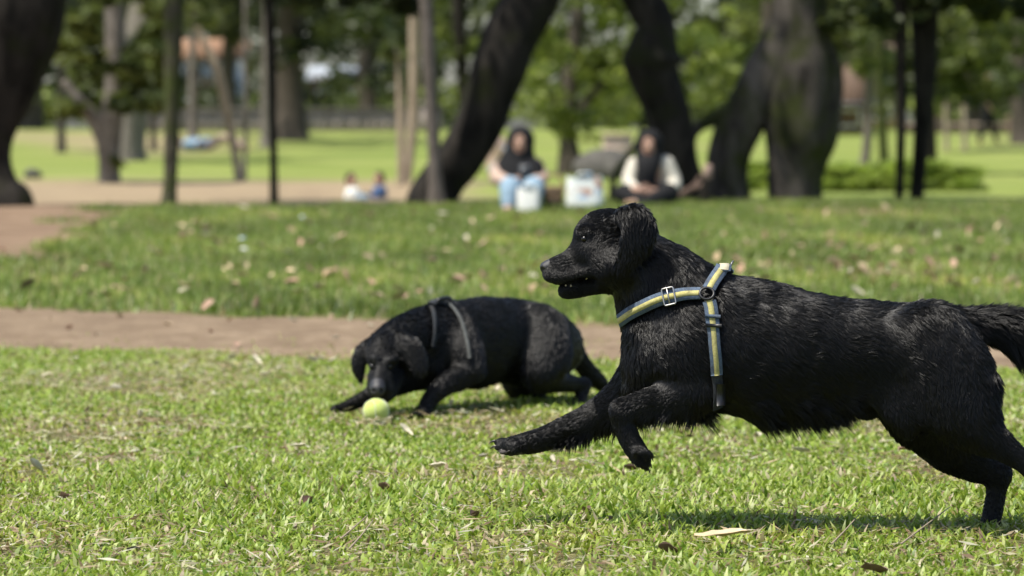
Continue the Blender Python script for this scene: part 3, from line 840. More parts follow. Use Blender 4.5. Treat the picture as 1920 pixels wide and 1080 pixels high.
for k, (px, Y, r, x0, x1, y1, pal, lab) in enumerate([
        (545, 96.0, 28, 420, 700, 120, DARKG, 'big dark trunk rising behind the stone wall, right of the thinnest tree'),
        (690, 118.0, 18, 590, 800, 185, DARKG, 'dark leafy tree hanging over the stone wall, left of the taller pale sapling'),
        (430, 128.0, 14, 350, 520, 80, OLIVEG, 'olive tree over the pale house, behind the leaning sapling'),
        (60, 120.0, 20, -80, 190, 175, MIDG, 'shady tree behind the massive tree at the left edge'),
        (1830, 122.0, 18, 1720, 1960, 200, OLIVEG, 'olive leafy tree above the far reddish wall on the right'),
        (1440, 115.0, 16, 1330, 1560, 190, MIDG, 'leafy tree seen past the mossy twin trunk')]):
    tree('tall_tree', lab, Y, [(px, 240, r * 1.2), (px + 2, 200, r), (px - 3, 120, r * 0.9), (px + 4, 0, r * 0.85), (px, -180, r * 0.7)],
         BARK_MID, 'tall trees at the far side of the park',
         dict(n=3600, size=0.30, pal=pal, boxes=[(x0, -150, x1, y1 - 40, 30, 44, 5), (x0 + 30, y1 - 50, x1 - 30, y1, 8, 26, 4)]), seed=50 + k, seg=12)

# the wood that closes the view, one far mass nobody could count
cl_ = []
for i in range(420):
    X = -46 + 92 * rng.random(); Yw = 150 + 30 * rng.random()
    cl_.append((np.array([X, Yw, 1.2 + 13 * rng.random() ** 0.8]), np.array([2.4, 2.2, 1.7]) * (0.6 + 0.7 * rng.random())))
tag(leaf_cloud('far_wood', cl_, 42000, 0.75, DARKG + MIDG + OLIVEG, None, 77), kind='stuff')
# undergrowth at the foot of the far trees
cl_ = []
for i in range(150):
    X = -34 + 68 * rng.random(); Yw = 128 + 14 * rng.random()
    cl_.append((np.array([X, Yw, 1.1 + 0.9 * rng.random()]), np.array([1.6, 1.3, 0.9]) * (0.6 + 0.7 * rng.random())))
tag(leaf_cloud('undergrowth', cl_, 14000, 0.4, MIDG + BRIGHTG[:1] + DARKG, None, 78), kind='stuff')

# clipped hedge
def hedge():
    Y = 44.0
    a, b = at(1400, 362, Y), at(1832, 362, Y)
    t = thing('hedge', 'low clipped green hedge on the lawn behind the mossy twin tree', 'hedge', ((a[0] + b[0]) / 2, Y, float(ground_z(a[0], Y))))
    g = np.random.default_rng(5); cl = []
    H = 0.37
    for i in range(190):
        u = g.random(); X = a[0] + (b[0] - a[0]) * u
        cl.append((np.array([X, Y + 0.25 * (g.random() * 2 - 1), 0.03 + (H - 0.05) * g.random() + 0.02 * math.sin(X * 3)]), np.array([0.18, 0.12, 0.06])))
    for px in (1538, 1608, 1690, 1812):
        c = at(px, 345, Y - 0.35); cl.append((c, np.array([0.19, 0.16, 0.12]))); cl.append((c, np.array([0.15, 0.14, 0.13])))
    leaf_cloud('foliage', cl, 36000, 0.05, [(0.33, 0.42, 0.075), (0.23, 0.31, 0.05)], t, 6)
    B = Bag()
    for i in range(12):
        X = a[0] + (b[0] - a[0]) * (i + 0.5) / 12
        V, Q, T = tube(np.array([[X, Y, -0.05], [X + 0.02, Y, 0.08], [X - 0.02, Y, 0.2]]), [0.012, 0.01, 0.006], 6)
        B.add(V, Q, T)
    o = link('stems', B.mesh('stems'), BARK_MID, t); o['kind'] = 'stuff'
hedge()

# low stone wall across the far side, low reddish wall on the right
def low_wall(name, label, x0, x1, ytop, Y, c1, c2, cope, posts):
    a, b = at(x0, ytop, Y), at(x1, ytop, Y)
    t = thing(name, label, 'wall', ((a[0] + b[0]) / 2, Y, float(ground_z(a[0], Y))))
    m = mat_plain(name + '_stone', c1, c2, 4, 0.9, 0.15, 0.6, 0.03)
    z0, z1 = float(ground_z(a[0], Y)) - 0.15, a[2]
    B = Bag(); n = 40
    for i in range(n):
        X0 = a[0] + (b[0] - a[0]) * i / n; X1 = a[0] + (b[0] - a[0]) * (i + 1) / n - 0.012
        B.box((X0, Y - 0.16 + 0.03 * rng.random(), z0), (X1, Y + 0.16, z1 - 0.08 - 0.02 * rng.random()))
    o = link('stone_course', B.mesh('stone_course', False), m, t); o['kind'] = 'stuff'
    B = Bag(); B.box((a[0] - 0.05, Y - 0.22, z1 - 0.08), (b[0] + 0.05, Y + 0.22, z1))
    link('coping', B.mesh('coping', False), mat_plain(name + '_cope', cope, tuple(v * 1.2 for v in cope), 6), t)
    for p in posts:
        X = at(p, ytop, Y)[0]
        B = Bag(); B.box((X - 0.18, Y - 0.26, z0), (X + 0.18, Y + 0.26, z1 + 0.12)); B.box((X - 0.22, Y - 0.30, z1 + 0.12), (X + 0.22, Y + 0.30, z1 + 0.18))
        link('pillar', B.mesh('pillar', False), m, t)
low_wall('stone_wall', 'long low pinkish grey stone wall across the far lawn on the left', 205, 830, 203, 112.0, (0.21, 0.175, 0.155), (0.33, 0.28, 0.25), (0.12, 0.105, 0.095), (330, 560, 800))
low_wall('brick_wall', 'low reddish wall on the far lawn at the right', 1690, 1990, 231, 108.0, (0.22, 0.15, 0.11), (0.33, 0.24, 0.18), (0.30, 0.23, 0.18), (1750, 1900))

# houses glimpsed between the trees
def house(name, label, x0, x1, ytop, yroof, Y, wall, roof, nwin, rows, door=None):
    a, b = at(x0, ytop, Y), at(x1, yroof, Y)
    zg = float(ground_z(a[0], Y))
    t = thing(name, label, 'house', ((a[0] + b[0]) / 2, Y, zg))
    wm = mat_plain(name + '_wall', wall, tuple(v * 0.85 for v in wall), 1.2, 0.85, 0.2, 0.2)
    rm = mat_plain(name + '_roof', roof, tuple(v * 0.7 for v in roof), 3, 0.8, 0.2, 0.5, 0.05)
    fm = mat_plain('window_frame', (0.55, 0.54, 0.5), (0.45, 0.44, 0.41), 4)
    gm, gnt, gbs = new_mat('window_glass'); gbs.inputs['Base Color'].default_value = (0.03, 0.04, 0.05, 1); gbs.inputs['Roughness'].default_value = 0.08
    dep = 4.5; z1 = a[2]
    B = Bag(); B.box((a[0], Y, zg - 0.3), (b[0], Y + dep, z1)); link('wall', B.mesh('wall', False), wm, t)
    zr = b[2]; e = 0.35; xm = (Y + dep / 2)
    V = np.array([(a[0] - e, Y - e, z1 + 0.003), (b[0] + e, Y - e, z1 + 0.003), (b[0] + e, Y + dep + e, z1 + 0.003), (a[0] - e, Y + dep + e, z1 + 0.003), (a[0] - e, xm, zr), (b[0] + e, xm, zr),
                  ])
    rf = link('roof', mesh_np('roof', V, [(0, 1, 5, 4), (2, 3, 4, 5), (3, 2, 1, 0)], [(0, 4, 3), (1, 2, 5)], False), rm, t)
    W = b[0] - a[0]
    for r in range(rows):
        for i in range(nwin):
            wx = a[0] + W * (i + 0.5) / nwin; wz = zg + (z1 - zg) * (r + 0.55) / rows; ww, wh = min(0.5, W / nwin * 0.3), (z1 - zg) / rows * 0.22
            B = Bag()
            for lo, hi in (((wx - ww - .07, Y - .06, wz - wh - .07), (wx - ww, Y + .02, wz + wh + .07)), ((wx + ww, Y - .06, wz - wh - .07), (wx + ww + .07, Y + .02, wz + wh + .07)),
                           ((wx - ww, Y - .06, wz + wh), (wx + ww, Y + .02, wz + wh + .07)), ((wx - ww, Y - .06, wz - wh - .07), (wx + ww, Y + .02, wz - wh)), ((wx - .02, Y - .05, wz - wh), (wx + .02, Y + .02, wz + wh))):
                B.box(lo, hi)
            w = link('window', B.mesh('window', False), fm, t)
            B = Bag(); B.box((wx - ww, Y - 0.02, wz - wh), (wx + ww, Y + 0.015, wz + wh)); link('pane', B.mesh('pane', False), gm, w)
    if door:
        dx = a[0] + W * door
        B = Bag(); B.box((dx - 0.45, Y - 0.05, zg - 0.1), (dx + 0.45, Y + 0.02, zg + 1.95)); link('door', B.mesh('door', False), mat_plain(name + '_door', (0.1, 0.06, 0.04), (0.14, 0.09, 0.06), 6), t)
house('house', 'pale blue house with an orange roof behind the leaning sapling', 335, 442, 110, 70, 138.0, (0.36, 0.42, 0.47), (0.34, 0.20, 0.12), 2, 2, 0.5)
house('house', 'low house with a pale blue roof glimpsed above the stone wall', 590, 665, 150, 122, 140.0, (0.45, 0.36, 0.28), (0.42, 0.46, 0.50), 2, 1, 0.2)
house('shed', 'dark low shed with a pale roof, right of the mossy twin tree', 1560, 1622, 195, 172, 104.0, (0.06, 0.06, 0.06), (0.40, 0.45, 0.46), 1, 1, 0.75)
house('house', 'brownish house wall above the dark shed', 1572, 1680, 120, 80, 142.0, (0.38, 0.27, 0.19), (0.24, 0.16, 0.12), 2, 2)
# ================================================================== THE DOGS
def coat_mats():
    m, nt, b = new_mat('black_skin')
    f = noise(nt, 220, 4, 0.6, geopos(nt))
    nt.links.new(ramp(nt, f, [(0.3, (0.003, 0.003, 0.0027)), (0.7, (0.007, 0.0066, 0.006))]), b.inputs['Base Color'])
    b.inputs['Roughness'].default_value = 0.55; b.inputs['Specular IOR Level'].default_value = 0.22
    h, nt2, b2 = new_mat('black_hair')
    inf = N(nt2, 'ShaderNodeHairInfo')
    c = ramp(nt2, inf.outputs['Random'], [(0.0, (0.003, 0.003, 0.0027)), (0.8, (0.006, 0.0056, 0.005)), (1.0, (0.013, 0.011, 0.008))])
    nt2.links.new(c, b2.inputs['Base Color'])
    b2.inputs['Roughness'].default_value = 0.34; b2.inputs['Specular IOR Level'].default_value = 0.30
    return m, h
SKIN, HAIR = coat_mats()
nosem, nnt, nb_ = new_mat('nose_leather')
nf = noise(nnt, 500, 3, 0.6, geopos(nnt))
nnt.links.new(ramp(nnt, nf, [(0.3, (0.012, 0.012, 0.013)), (0.7, (0.035, 0.034, 0.036))]), nb_.inputs['Base Color'])
nb_.inputs['Roughness'].default_value = 0.45; bump(nnt, nb_, nf, 0.5, 0.002)
eyem, ent, eb_ = new_mat('eye_dark'); eb_.inputs['Base Color'].default_value = (0.006, 0.004, 0.003, 1); eb_.inputs['Roughness'].default_value = 0.22
TOOTH = mat_plain('tooth', (0.40, 0.35, 0.25), (0.3, 0.25, 0.17), 200, 0.3, 0.5, 0)
GUM = mat_plain('gum', (0.05, 0.02, 0.018), (0.10, 0.035, 0.03), 150, 0.35, 0.5, 0.1, 0.002)
CLAW = mat_plain('claw', (0.02, 0.018, 0.016), (0.06, 0.05, 0.045), 300, 0.35, 0.5, 0)
PAD = mat_plain('paw_pad', (0.05, 0.043, 0.04), (0.10, 0.088, 0.08), 300, 0.75, 0.3, 0.4, 0.002)

D0 = 7.0
def c7(nodes, k, hair, **kw):
    """nodes (px, py, r, depth offset, aspect, hair, lift) about the running dog's own plane"""
    return Chain([[n[0], n[1], n[2], D0 + (n[3] if len(n) > 3 else 0), *n[4:]] for n in nodes], k, hair=hair, **kw)

def toes(paw, tip, offs, r, k=0.0035):
    """four toes between two pixel positions, spread in depth"""
    return [c7([(paw[0], paw[1], r, o), (0.45 * paw[0] + 0.55 * tip[0] + .6 * dx, 0.45 * paw[1] + 0.55 * tip[1] - 1.5 + .6 * dy, r * 1.05, o), (tip[0] + dx, tip[1] + dy, r * 0.78, o)], k, (2, 0.2)) for o, dx, dy in offs]

S = 4
trunk = c7([(1244, 658, 66, 0, 1.2), (1285, 652, 96, 0, 1.15), (1350, 650, 121, 0, 1.0), (1450, 662, 126, 0, .96), (1550, 664, 112, 0, .96), (1640, 659, 97, 0, 1.0), (1720, 652, 83, 0, 1.15), (1775, 655, 62, 0, 1.4)], .03, (24, .11), shrink=S)
withers = c7([(1318, 560, 52, 0, .55), (1375, 570, 44, 0, .7), (1440, 580, 40, 0, .8)], .045, (24, .13), shrink=S)
neck = c7([(1172, 474, 60, 0, .85), (1216, 515, 79, 0, .82), (1260, 563, 96, 0, .85), (1298, 618, 104, 0, .95)], .025, (22, .16), shrink=S)
ruff = c7([(1176, 545, 24, 0, 1.5), (1182, 578, 22, 0, 1.8), (1204, 612, 30, 0, 1.8)], .015, (34, .5), shrink=3)
breast = c7([(1212, 632, 36, 0, 1.7), (1206, 672, 38, 0, 1.8), (1206, 720, 40, 0, 1.5)], .03, (20, .2), shrink=3)
skull = c7([(1172, 452, 58, 0, .92), (1134, 447, 52, 0, .98), (1114, 464, 42, 0, 1.0), (1098, 479, 33, 0, 1.0)], .010, (6, .14), shrink=1)
forehead = c7([(1150, 438, 45, 0, 1.0), (1119, 430, 32, 0, 1.15), (1104, 437, 25, 0, 1.35)], .008, (5, .14))
brow = [c7([(1091, 434, 9, s * .027), (1098, 432, 10, s * .033), (1108, 434, 9, s * .041)], .010, (4, .15)) for s in (-1, 1)]
cheek = [c7([(1120, 478, 26, s * .030), (1145, 497, 36, s * .036), (1160, 500, 36, s * .035)], .02, (10, .2)) for s in (-1, 1)]
muzzle = c7([(1104, 486, 34, 0, .95), (1080, 493, 28, 0, .95), (1057, 501, 24.5, 0, 1.0), (1043, 504, 22, 0, 1.05), (1036, 506, 18, 0, 1.1)], .010, (3, .10))
lip = [c7([(1031, 516, 12.5, s * .010), (1046, 518.5, 14.5, s * .015), (1068, 516, 14, s * .019), (1095, 509, 13, s * .026), (1120, 502, 12, s * .034)], .010, (3, .2)) for s in (-1, 1)]
jaw = c7([(1162, 510, 34, 0, 1.15), (1128, 526, 23, 0, 1.1), (1100, 536, 18, 0, 1.2), (1078, 541, 16.5, 0, 1.25), (1061, 545, 14, 0, 1.3)], .004, (4, .15))
eyesock = [c7([(1095, 448, 6.5, s * .046)], .007, (0, 0), sub=True) for s in (-1, 1)]
ear = [c7([(1166, 404, 15, s * .058, .5), (1190, 412, 28, s * .070, .36), (1199, 433, 33, s * .078, .27), (1191, 460, 29, s * .078, .24), (1179, 485, 20, s * .074, .27), (1169, 504, 11, s * .069, .34), (1163, 514, 5, s * .066, .4)], .008, (17, .2)) for s in (-1, 1)]
nfA = c7([(1345, 600, 62, -.06, .6), (1290, 668, 70, -.068, .65), (1300, 712, 52, -.078, .75), (1318, 738, 37, -.085, .85)], .025, (18, .2), shrink=4)
nfB = c7([(1318, 737, 36, -.086, .8), (1265, 744, 34, -.088, .75), (1215, 757, 28, -.09, .8), (1185, 765, 24.5, -.09, .9), (1169, 771, 24, -.09, .95)], .012, (8, .12))
nfC = c7([(1168, 772, 23, -.09, .95), (1170, 795, 21, -.09, .9), (1180, 822, 20, -.09, 1.0), (1194, 845, 20, -.09, 1.15), (1204, 858, 18, -.09, 1.3)], .008, (6, .15))
ffA = c7([(1290, 640, 70, .06, .65), (1215, 705, 56, .07, .8), (1160, 757, 38, .078, .85)], .03, (16, .25), shrink=3)
ffB = c7([(1160, 757, 37, .078, .8), (1105, 786, 29, .08, .8), (1060, 806, 24, .08, .85), (1020, 822, 21, .08, .95), (985, 831, 19, .08, 1.1), (958, 836, 17, .08, 1.3)], .012, (8, .14))
hnA = c7([(1740, 640, 78, -.05, .75, 20, .12), (1783, 705, 84, -.07, .65, 20, .14), (1803, 766, 69, -.082, .7, 18, .14), (1838, 811, 44, -.088, .8, 12, .12), (1878, 837, 30, -.09, .85, 8, .1), (1918, 866, 23, -.09, .9, 6, .1), (1950, 893, 22, -.09, .85, 6, .1)], .022, (22, .22), shrink=2)
hnB = c7([(1948, 893, 22, -.09, .85), (1968, 925, 18, -.09, .85), (1984, 962, 17, -.09, .95), (1988, 985, 17, -.09, 1.2), (1976, 994, 14, -.09, 1.6)], .01, (6, .15))
hfA = c7([(1725, 655, 74, .055, .7), (1745, 740, 82, .07, .65), (1775, 812, 66, .08, .7), (1814, 858, 42, .086, .8, 8), (1848, 880, 29, .088, .8, 6), (1871, 889, 25, .088, .8, 5)], .018, (14, .12), shrink=1)
hfB = c7([(1871, 890, 24.5, .088, .8), (1869, 915, 19.5, .088, .8), (1863, 952, 18, .088, .9), (1857, 978, 18, .088, 1.15), (1848, 994, 14, .088, 1.6)], .01, (6, .15))
tail = c7([(1740, 606, 28, 0, 1.0), (1790, 609, 28, 0, .9), (1850, 613, 30, 0.005, .8), (1910, 617, 31, .01, .8), (1980, 618, 24, .015, .8), (2045, 622, 9, .02, .8)], .018, (36, .45))
flank = c7([(1622, 752, 20, -.01, 1.0), (1618, 768, 17, -.01, 1.0), (1632, 772, 13, -.01, 1.0), (1652, 762, 10, -.01, 1.0)], .010, (7, .2))
fold = [c7([(1655, 720, 40, s * .06, .5), (1690, 770, 36, s * .072, .5), (1700, 800, 22, s * .075, .5)], .03, (12, .2)) for s in (-1, 1)]
wt = lambda o: o
dog_chains = ([trunk, withers, neck, ruff, breast, skull, forehead] + brow + cheek + [muzzle] + lip + [jaw] + ear + [nfA, nfB, nfC, ffA, ffB, hnA, hnB, hfA, hfB, tail, flank] + fold
    + toes((968, 837), (933, 834), ((.100, -1, -5), (.087, 1, 5), (.073, 14, 12), (.059, 30, 13)), 9.5)
    + toes((1194, 848), (1213, 869), ((-.070, -5, 2), (-.084, -1, 5), (-.099, 3, -4), (-.113, 6, -16)), 9.5)
    + toes((1862, 985), (1838, 996), ((.068, 3, 0), (.081, 0, 0), (.095, 0, 0), (.108, 3, 0)), 9)
    + toes((1990, 988), (1964, 997), ((-.110, 3, 0), (-.097, 0, 0), (-.083, 0, 0), (-.070, 3, 0)), 9) + eyesock)

dog = thing('dog', 'black dog leaping to the left in a blue and yellow striped harness', 'dog',
            (at(1500, 990, D0)[0], D0, 0.0))
BV, BQ = sdf_mesh(dog_chains, 0.0042, 2)
BV = muscle(BV, BQ, 0.0019, 21.0, 4)
body = link('body', mesh_np('body', BV, BQ), SKIN, dog)

def dog_edit(P, Nn, T, Hm, lift):
    """feathering: long hair under the belly, behind the forelegs, on the breeches and under the tail"""
    X, Z = P[:, 0], P[:, 2]
    def bx(px): return (px - 960.0) / FPX * D0
    down = np.clip(-Nn[:, 2], 0, 1)
    # the coat runs back and down over the flanks
    side = np.clip(np.abs(Nn[:, 1]), 0, 1) * (Hm > .012)
    T = T + (side * 0.75)[:, None] * (np.array([0, 0, -1.0]) + Nn * Nn[:, 2:3])
    # belly
    bl = smooth(bx(1370), bx(1430), X) * smooth(bx(1610), bx(1570), X) * smooth(0.55, 0.9, down)
    Hm = Hm * (1 + 1.7 * bl * np.random.default_rng(2).random(len(bl)) ** 3); lift = lift + 0.4 * bl
    T = T + bl[:, None] * np.array([0.45, 0, -0.9])
    # tail underside
    tl = smooth(bx(1850), bx(1900), X) * (Z > at(1850, 665, D0)[2]) * smooth(0.0, 0.7, down)
    Hm = Hm * (1 + 1.1 * tl); T = T + tl[:, None] * np.array([0.5, 0, -0.8]); lift = lift + 0.3 * tl
    # back of the forelegs
    fl = smooth(bx(1330), bx(1300), X) * smooth(bx(1030), bx(1070), X) * smooth(0.25, 0.8, down) * (Z < at(1200, 745, D0)[2])
    Hm = Hm * (1 + 3.2 * fl * np.random.default_rng(4).random(len(fl)) ** 2.5); lift = lift + 0.4 * fl
    T = T + fl[:, None] * np.array([0.7, 0, -0.35])
    # breeches
    br = smooth(bx(1800), bx(1850), X) * (Z < at(1850, 690, D0)[2]) * (Z > at(1850, 850, D0)[2]) * np.clip(Nn[:, 0], 0, 1)
    Hm = Hm * (1 + 0.5 * br); lift = lift + 0.35 * br
    T = T / (np.linalg.norm(T, axis=1)[:, None] + 1e-9)
    return T, Hm, lift

def dog_weight(c):
    ymid = D0 - 0.01
    w = np.where(c[:, 1] > ymid + 0.03, 0.45, 1.0)
    w = w * np.where(c[:, 0] < at(1150, 500, D0)[0], 1.7, 1.0)
    return w
grow_fur('fur', BV, BQ, [c for c in dog_chains if not c.sub], 260000, HAIR, body, 0.00054, 0.22, 3, 1.0, dog_weight, dog_edit, 10, 0.52)

tree_bvh = BVHTree.FromPolygons([tuple(v) for v in BV], [tuple(int(i) for i in q) for q in BQ])
def side_hit(px, py, near=True, lift=0.0):
    """point on the running dog's skin seen straight from its side"""
    p = at(px, py, D0 - (0.10 if near else -0.10))
    o = Vector((p[0], D0 + (-0.6 if near else 0.6), p[2]))
    h, n, _, _ = tree_bvh.ray_cast(o, Vector((0, 1 if near else -1, 0)))
    if h is None: return None
    return np.array(h) + np.array(n) * lift, np.array(n)

# nose, eyes, mouth
def part_ball(name, c, r, mat, parent, seg=16, rings=10):
    V, Q, T = ball(c, r, seg, rings); return link(name, mesh_np(name, V, Q, T), mat, parent)
nc_ = at(1026, 501, D0)
NV = sdf_mesh([c7([(1031, 500, 14.5, 0, 1.15), (1023, 501, 11, 0, 1.4)], .006, (0, 0)), c7([(1027, 513, 8, 0, 1.0)], .008, (0, 0)),
               c7([(1017, 505, 3.6, -.010)], .003, (0, 0), sub=True), c7([(1017, 505, 3.6, .010)], .003, (0, 0), sub=True)], 0.0018, 1)
link('nose', mesh_np('nose', *NV), nosem, body)
for s in (-1, 1):
    e = at(1096, 448, D0 + s * .037)
    part_ball('eye', e, 0.0064, eyem, body)
MV = sdf_mesh([c7([(1150, 512, 12, 0, 1.6), (1110, 524, 8, 0, 2.0), (1075, 536, 5, 0, 2.6)], .004, (0, 0))], 0.003, 1)
link('tongue', mesh_np('tongue', *MV), GUM, body)
for s in (-1, 1):
    for (px, py, ln, rr, dpt, up) in ((1062, 534, 11, 3.2, .013, 1), (1066, 537, 5, 2.2, .008, 1), (1071, 535, 5, 2.2, .018, 1), (1100, 522, 5, 2.4, .026, -1), (1108, 518, 4, 2.4, .029, -1)):
        a, b = at(px, py + up * ln * .5, D0 + s * dpt), at(px - 1, py - up * ln * .5, D0 + s * dpt)
        V, Q, T = tube(np.array([a, (a + b) / 2, b]), [rr * .001, rr * .0008, rr * .0002], 7)
        link('tooth', mesh_np('tooth', V, Q, T), TOOTH, body)
def claw(a, b, r, parent):
    V, Q, T = tube(resample(np.array([a, (a + b) / 2 + np.array([0, 0, .002]), b]), 3), np.linspace(r, r * .2, 7), 7)
    link('claw', mesh_np('claw', V, Q, T), CLAW, parent)
for o, dx, dy in ((.100, -1, -5), (.087, 1, 5), (.073, 14, 12), (.059, 30, 13)):
    claw(at(932 + dx, 832 + dy, D0 + o), at(918 + dx, 836 + dy, D0 + o), .0032, body)
for o, dx, dy in ((-.070, -5, 2), (-.084, -1, 5), (-.099, 3, -4), (-.113, 6, -16)):
    claw(at(1214 + dx, 870 + dy, D0 + o), at(1219 + dx, 882 + dy, D0 + o), .0032, body)
for base, lst in (((1836, 996), ((.068, 3), (.081, 0), (.095, 0), (.108, 3))), ((1962, 997), ((-.110, 3), (-.097, 0), (-.083, 0), (-.070, 3)))):
    for o, dx in lst:
        claw(at(base[0] + dx, base[1], D0 + o), at(base[0] + dx - 10, base[1] + 4, D0 + o), .003, body)
claw(at(996, 822, D0 + .062), at(989, 831, D0 + .060), .0034, body)
for px_c, py_c, o in ((944, 849, .066), (958, 852, .078), (974, 849, .070)):
    part_ball('paw_pad', at(px_c, py_c - 1, D0 + o), (.008, .007, .0045), PAD, body, 10, 6)
for o in (-.108, -.094, -.080):
    part_ball('paw_pad', at(1211, 856, D0 + o), (.0045, .006, .008), PAD, body, 10, 6)
part_ball('paw_pad', at(1203, 838, D0 - .092), (.006, .012, .007), PAD, body, 10, 6)

# ---------------------------------------------------------------- the striped harness
def webbing(name, c1, c2):
    m, nt, b = new_mat(name)
    w = N(nt, 'ShaderNodeTexWave'); w.inputs['Scale'].default_value = 260; w.inputs['Distortion'].default_value = 2
    nt.links.new(geopos(nt), w.inputs['Vector'])
    f = noise(nt, 320, 3, 0.7, geopos(nt))
    c = ramp(nt, f, [(0.3, c1), (0.7, c2)])
    f2 = noise(nt, 45, 4, 0.65, geopos(nt))
    c = mixc(nt, ramp(nt, f2, [(0.48, (0, 0, 0)), (0.72, (0.6, 0.6, 0.6))]), c, (0.05, 0.045, 0.038))
    nt.links.new(c, b.inputs['Base Color']); b.inputs['Roughness'].default_value = 0.85; b.inputs['Specular IOR Level'].default_value = 0.2
    bump(nt, b, w.outputs['Fac'], 0.5, 0.001)
    return m
BLUE = webbing('webbing_blue', (0.055, 0.085, 0.13), (0.14, 0.18, 0.24))
YELL = webbing('webbing_yellow', (0.42, 0.38, 0.12), (0.58, 0.53, 0.24))
DARKW = webbing('webbing_dark', (0.02, 0.022, 0.025), (0.05, 0.055, 0.06))
METAL, mnt, mb_ = new_mat('metal'); mb_.inputs['Metallic'].default_value = 1.0; mb_.inputs['Base Color'].default_value = (0.42, 0.41, 0.40, 1); mb_.inputs['Roughness'].default_value = 0.45
PLAST, _, pb_ = new_mat('black_plastic'); pb_.inputs['Base Color'].default_value = (0.012, 0.012, 0.013, 1); pb_.inputs['Roughness'].default_value = 0.4
CREAM = mat_plain('cream_tag', (0.55, 0.50, 0.36), (0.45, 0.40, 0.28), 90, 0.8, 0.2, 0.2, 0.002)
harness = thing('harness', None, None, (at(1330, 600, D0)[0], D0, at(1330, 600, D0)[2]))
harness.parent = dog
harness.matrix_parent_inverse = Matrix.Translation(-dog.location)

def sm(P, it=3):
    P = np.array(P)
    for _ in range(it):
        P[1:-1] = 0.25 * P[:-2] + 0.5 * P[1:-1] + 0.25 * P[2:]
    return P
def surf_path(pxpts, near, lift=0.010, n=9):
    q = resample(np.array(pxpts, float), n)
    P, Nn = [], []
    for x, y in q:
        h = side_hit(x, y, near, lift)
        if h is None: continue
        P.append(h[0]); Nn.append(h[1])
    return sm(P), sm(Nn, 6)
def strap(pxpts, near, w=0.024, lift=0.0095, stripe=True, m=BLUE):
    P, Nn = surf_path(pxpts, near, lift)
    V, Q = ribbon(P, Nn, w, 0.0022)
    o = link('strap', mesh_np('strap', V, Q, None, False), m, harness)
    if stripe:
        V, Q = ribbon(P + Nn * 0.0024, Nn, w * 0.42, 0.0006)
        link('strap_stripe', mesh_np('strap_stripe', V, Q, None, False), YELL, harness)
    return P, Nn
NECKP = [(1172, 604), (1190, 589), (1215, 574), (1245, 562), (1280, 556.5), (1315, 556)]
GIRTH_TOP = [(1330, 569), (1333, 585), (1335, 612)]
GIRTH_LOW = [(1335, 614), (1338, 640), (1341, 670), (1342, 700), (1342, 735), (1341, 762)]
BACKP = [(1330, 549), (1338, 536), (1347, 523), (1355, 512), (1358, 507)]
for near in (True, False):
    strap(NECKP, near, 0.025)
    strap(GIRTH_TOP, near, 0.025)
    strap(GIRTH_LOW[:4], near, 0.022, 0.009)
    strap(GIRTH_LOW[3:], near, 0.020, 0.007, False, DARKW)
    strap(BACKP, near, 0.025)
    # ring that joins the three straps
    h = side_hit(1326, 558, near, 0.0135)
    c, n = h
    u = np.cross(n, (0, 0, 1.0)); u /= np.linalg.norm(u); v = np.cross(u, n)
    th = np.linspace(0, 2 * np.pi, 25)
    V, Q, T = tube(np.array([c + u * math.cos(t) * .013 + v * math.sin(t) * .0125 for t in th]), .0026, 7, cap=False)
    link('ring', mesh_np('ring', V, Q), PLAST, harness)
    # slider buckle on the neck strap
    h = side_hit(1257, 559, near, 0.0140); c, n = h
    t_ = np.array([1.0, 0, 0.20]); t_ -= n * (t_ @ n); t_ /= np.linalg.norm(t_); b_ = np.cross(n, t_)
    cs = [(-.011, -.016), (.011, -.016), (.011, .016), (-.011, .016), (-.011, -.016)]
    rect = []
    for (a0, b0), (a1, b1) in zip(cs[:-1], cs[1:]):
        for s_ in np.linspace(0.08, .92, 5): rect.append(c + t_ * (a0 + (a1 - a0) * s_) + b_ * (b0 + (b1 - b0) * s_))
    rect.append(rect[0])
    V, Q, T = tube(np.array(rect), .0017, 6, cap=False)
    link('buckle', mesh_np('buckle', V, Q), METAL, harness)
    V, Q, T = tube(np.array([c - b_ * .016 - t_ * .001, c - t_ * .001, c + b_ * .016 - t_ * .001]), .0015, 6)
    link('buckle_bar', mesh_np('buckle_bar', V, Q, T), METAL, harness)
    # keeper loops on the girth strap
    for (kx, ky, m_) in ((1336, 613, PLAST), (1335, 597, BLUE)):
        h = side_hit(kx, ky, near, 0.0125); c, n = h
        t_ = np.array([1.0, 0, -0.05]); t_ -= n * (t_ @ n); t_ /= np.linalg.norm(t_)
        V, Q = ribbon(np.array([c - t_ * .0145, c, c + t_ * .0145]), np.array([n, n, n]), .006, .003)
        link('keeper', mesh_np('keeper', V, Q, None, False), m_, harness)
    h = side_hit(1343, 738, near, 0.012)
    if h:
        c, n = h
        V, Q = ribbon(np.array([c + (0, 0, .02), c, c - (0, 0, .02)]), np.array([n, n, n]), .018, .004)
        link('clip', mesh_np('clip', V, Q, None, False), PLAST, harness)
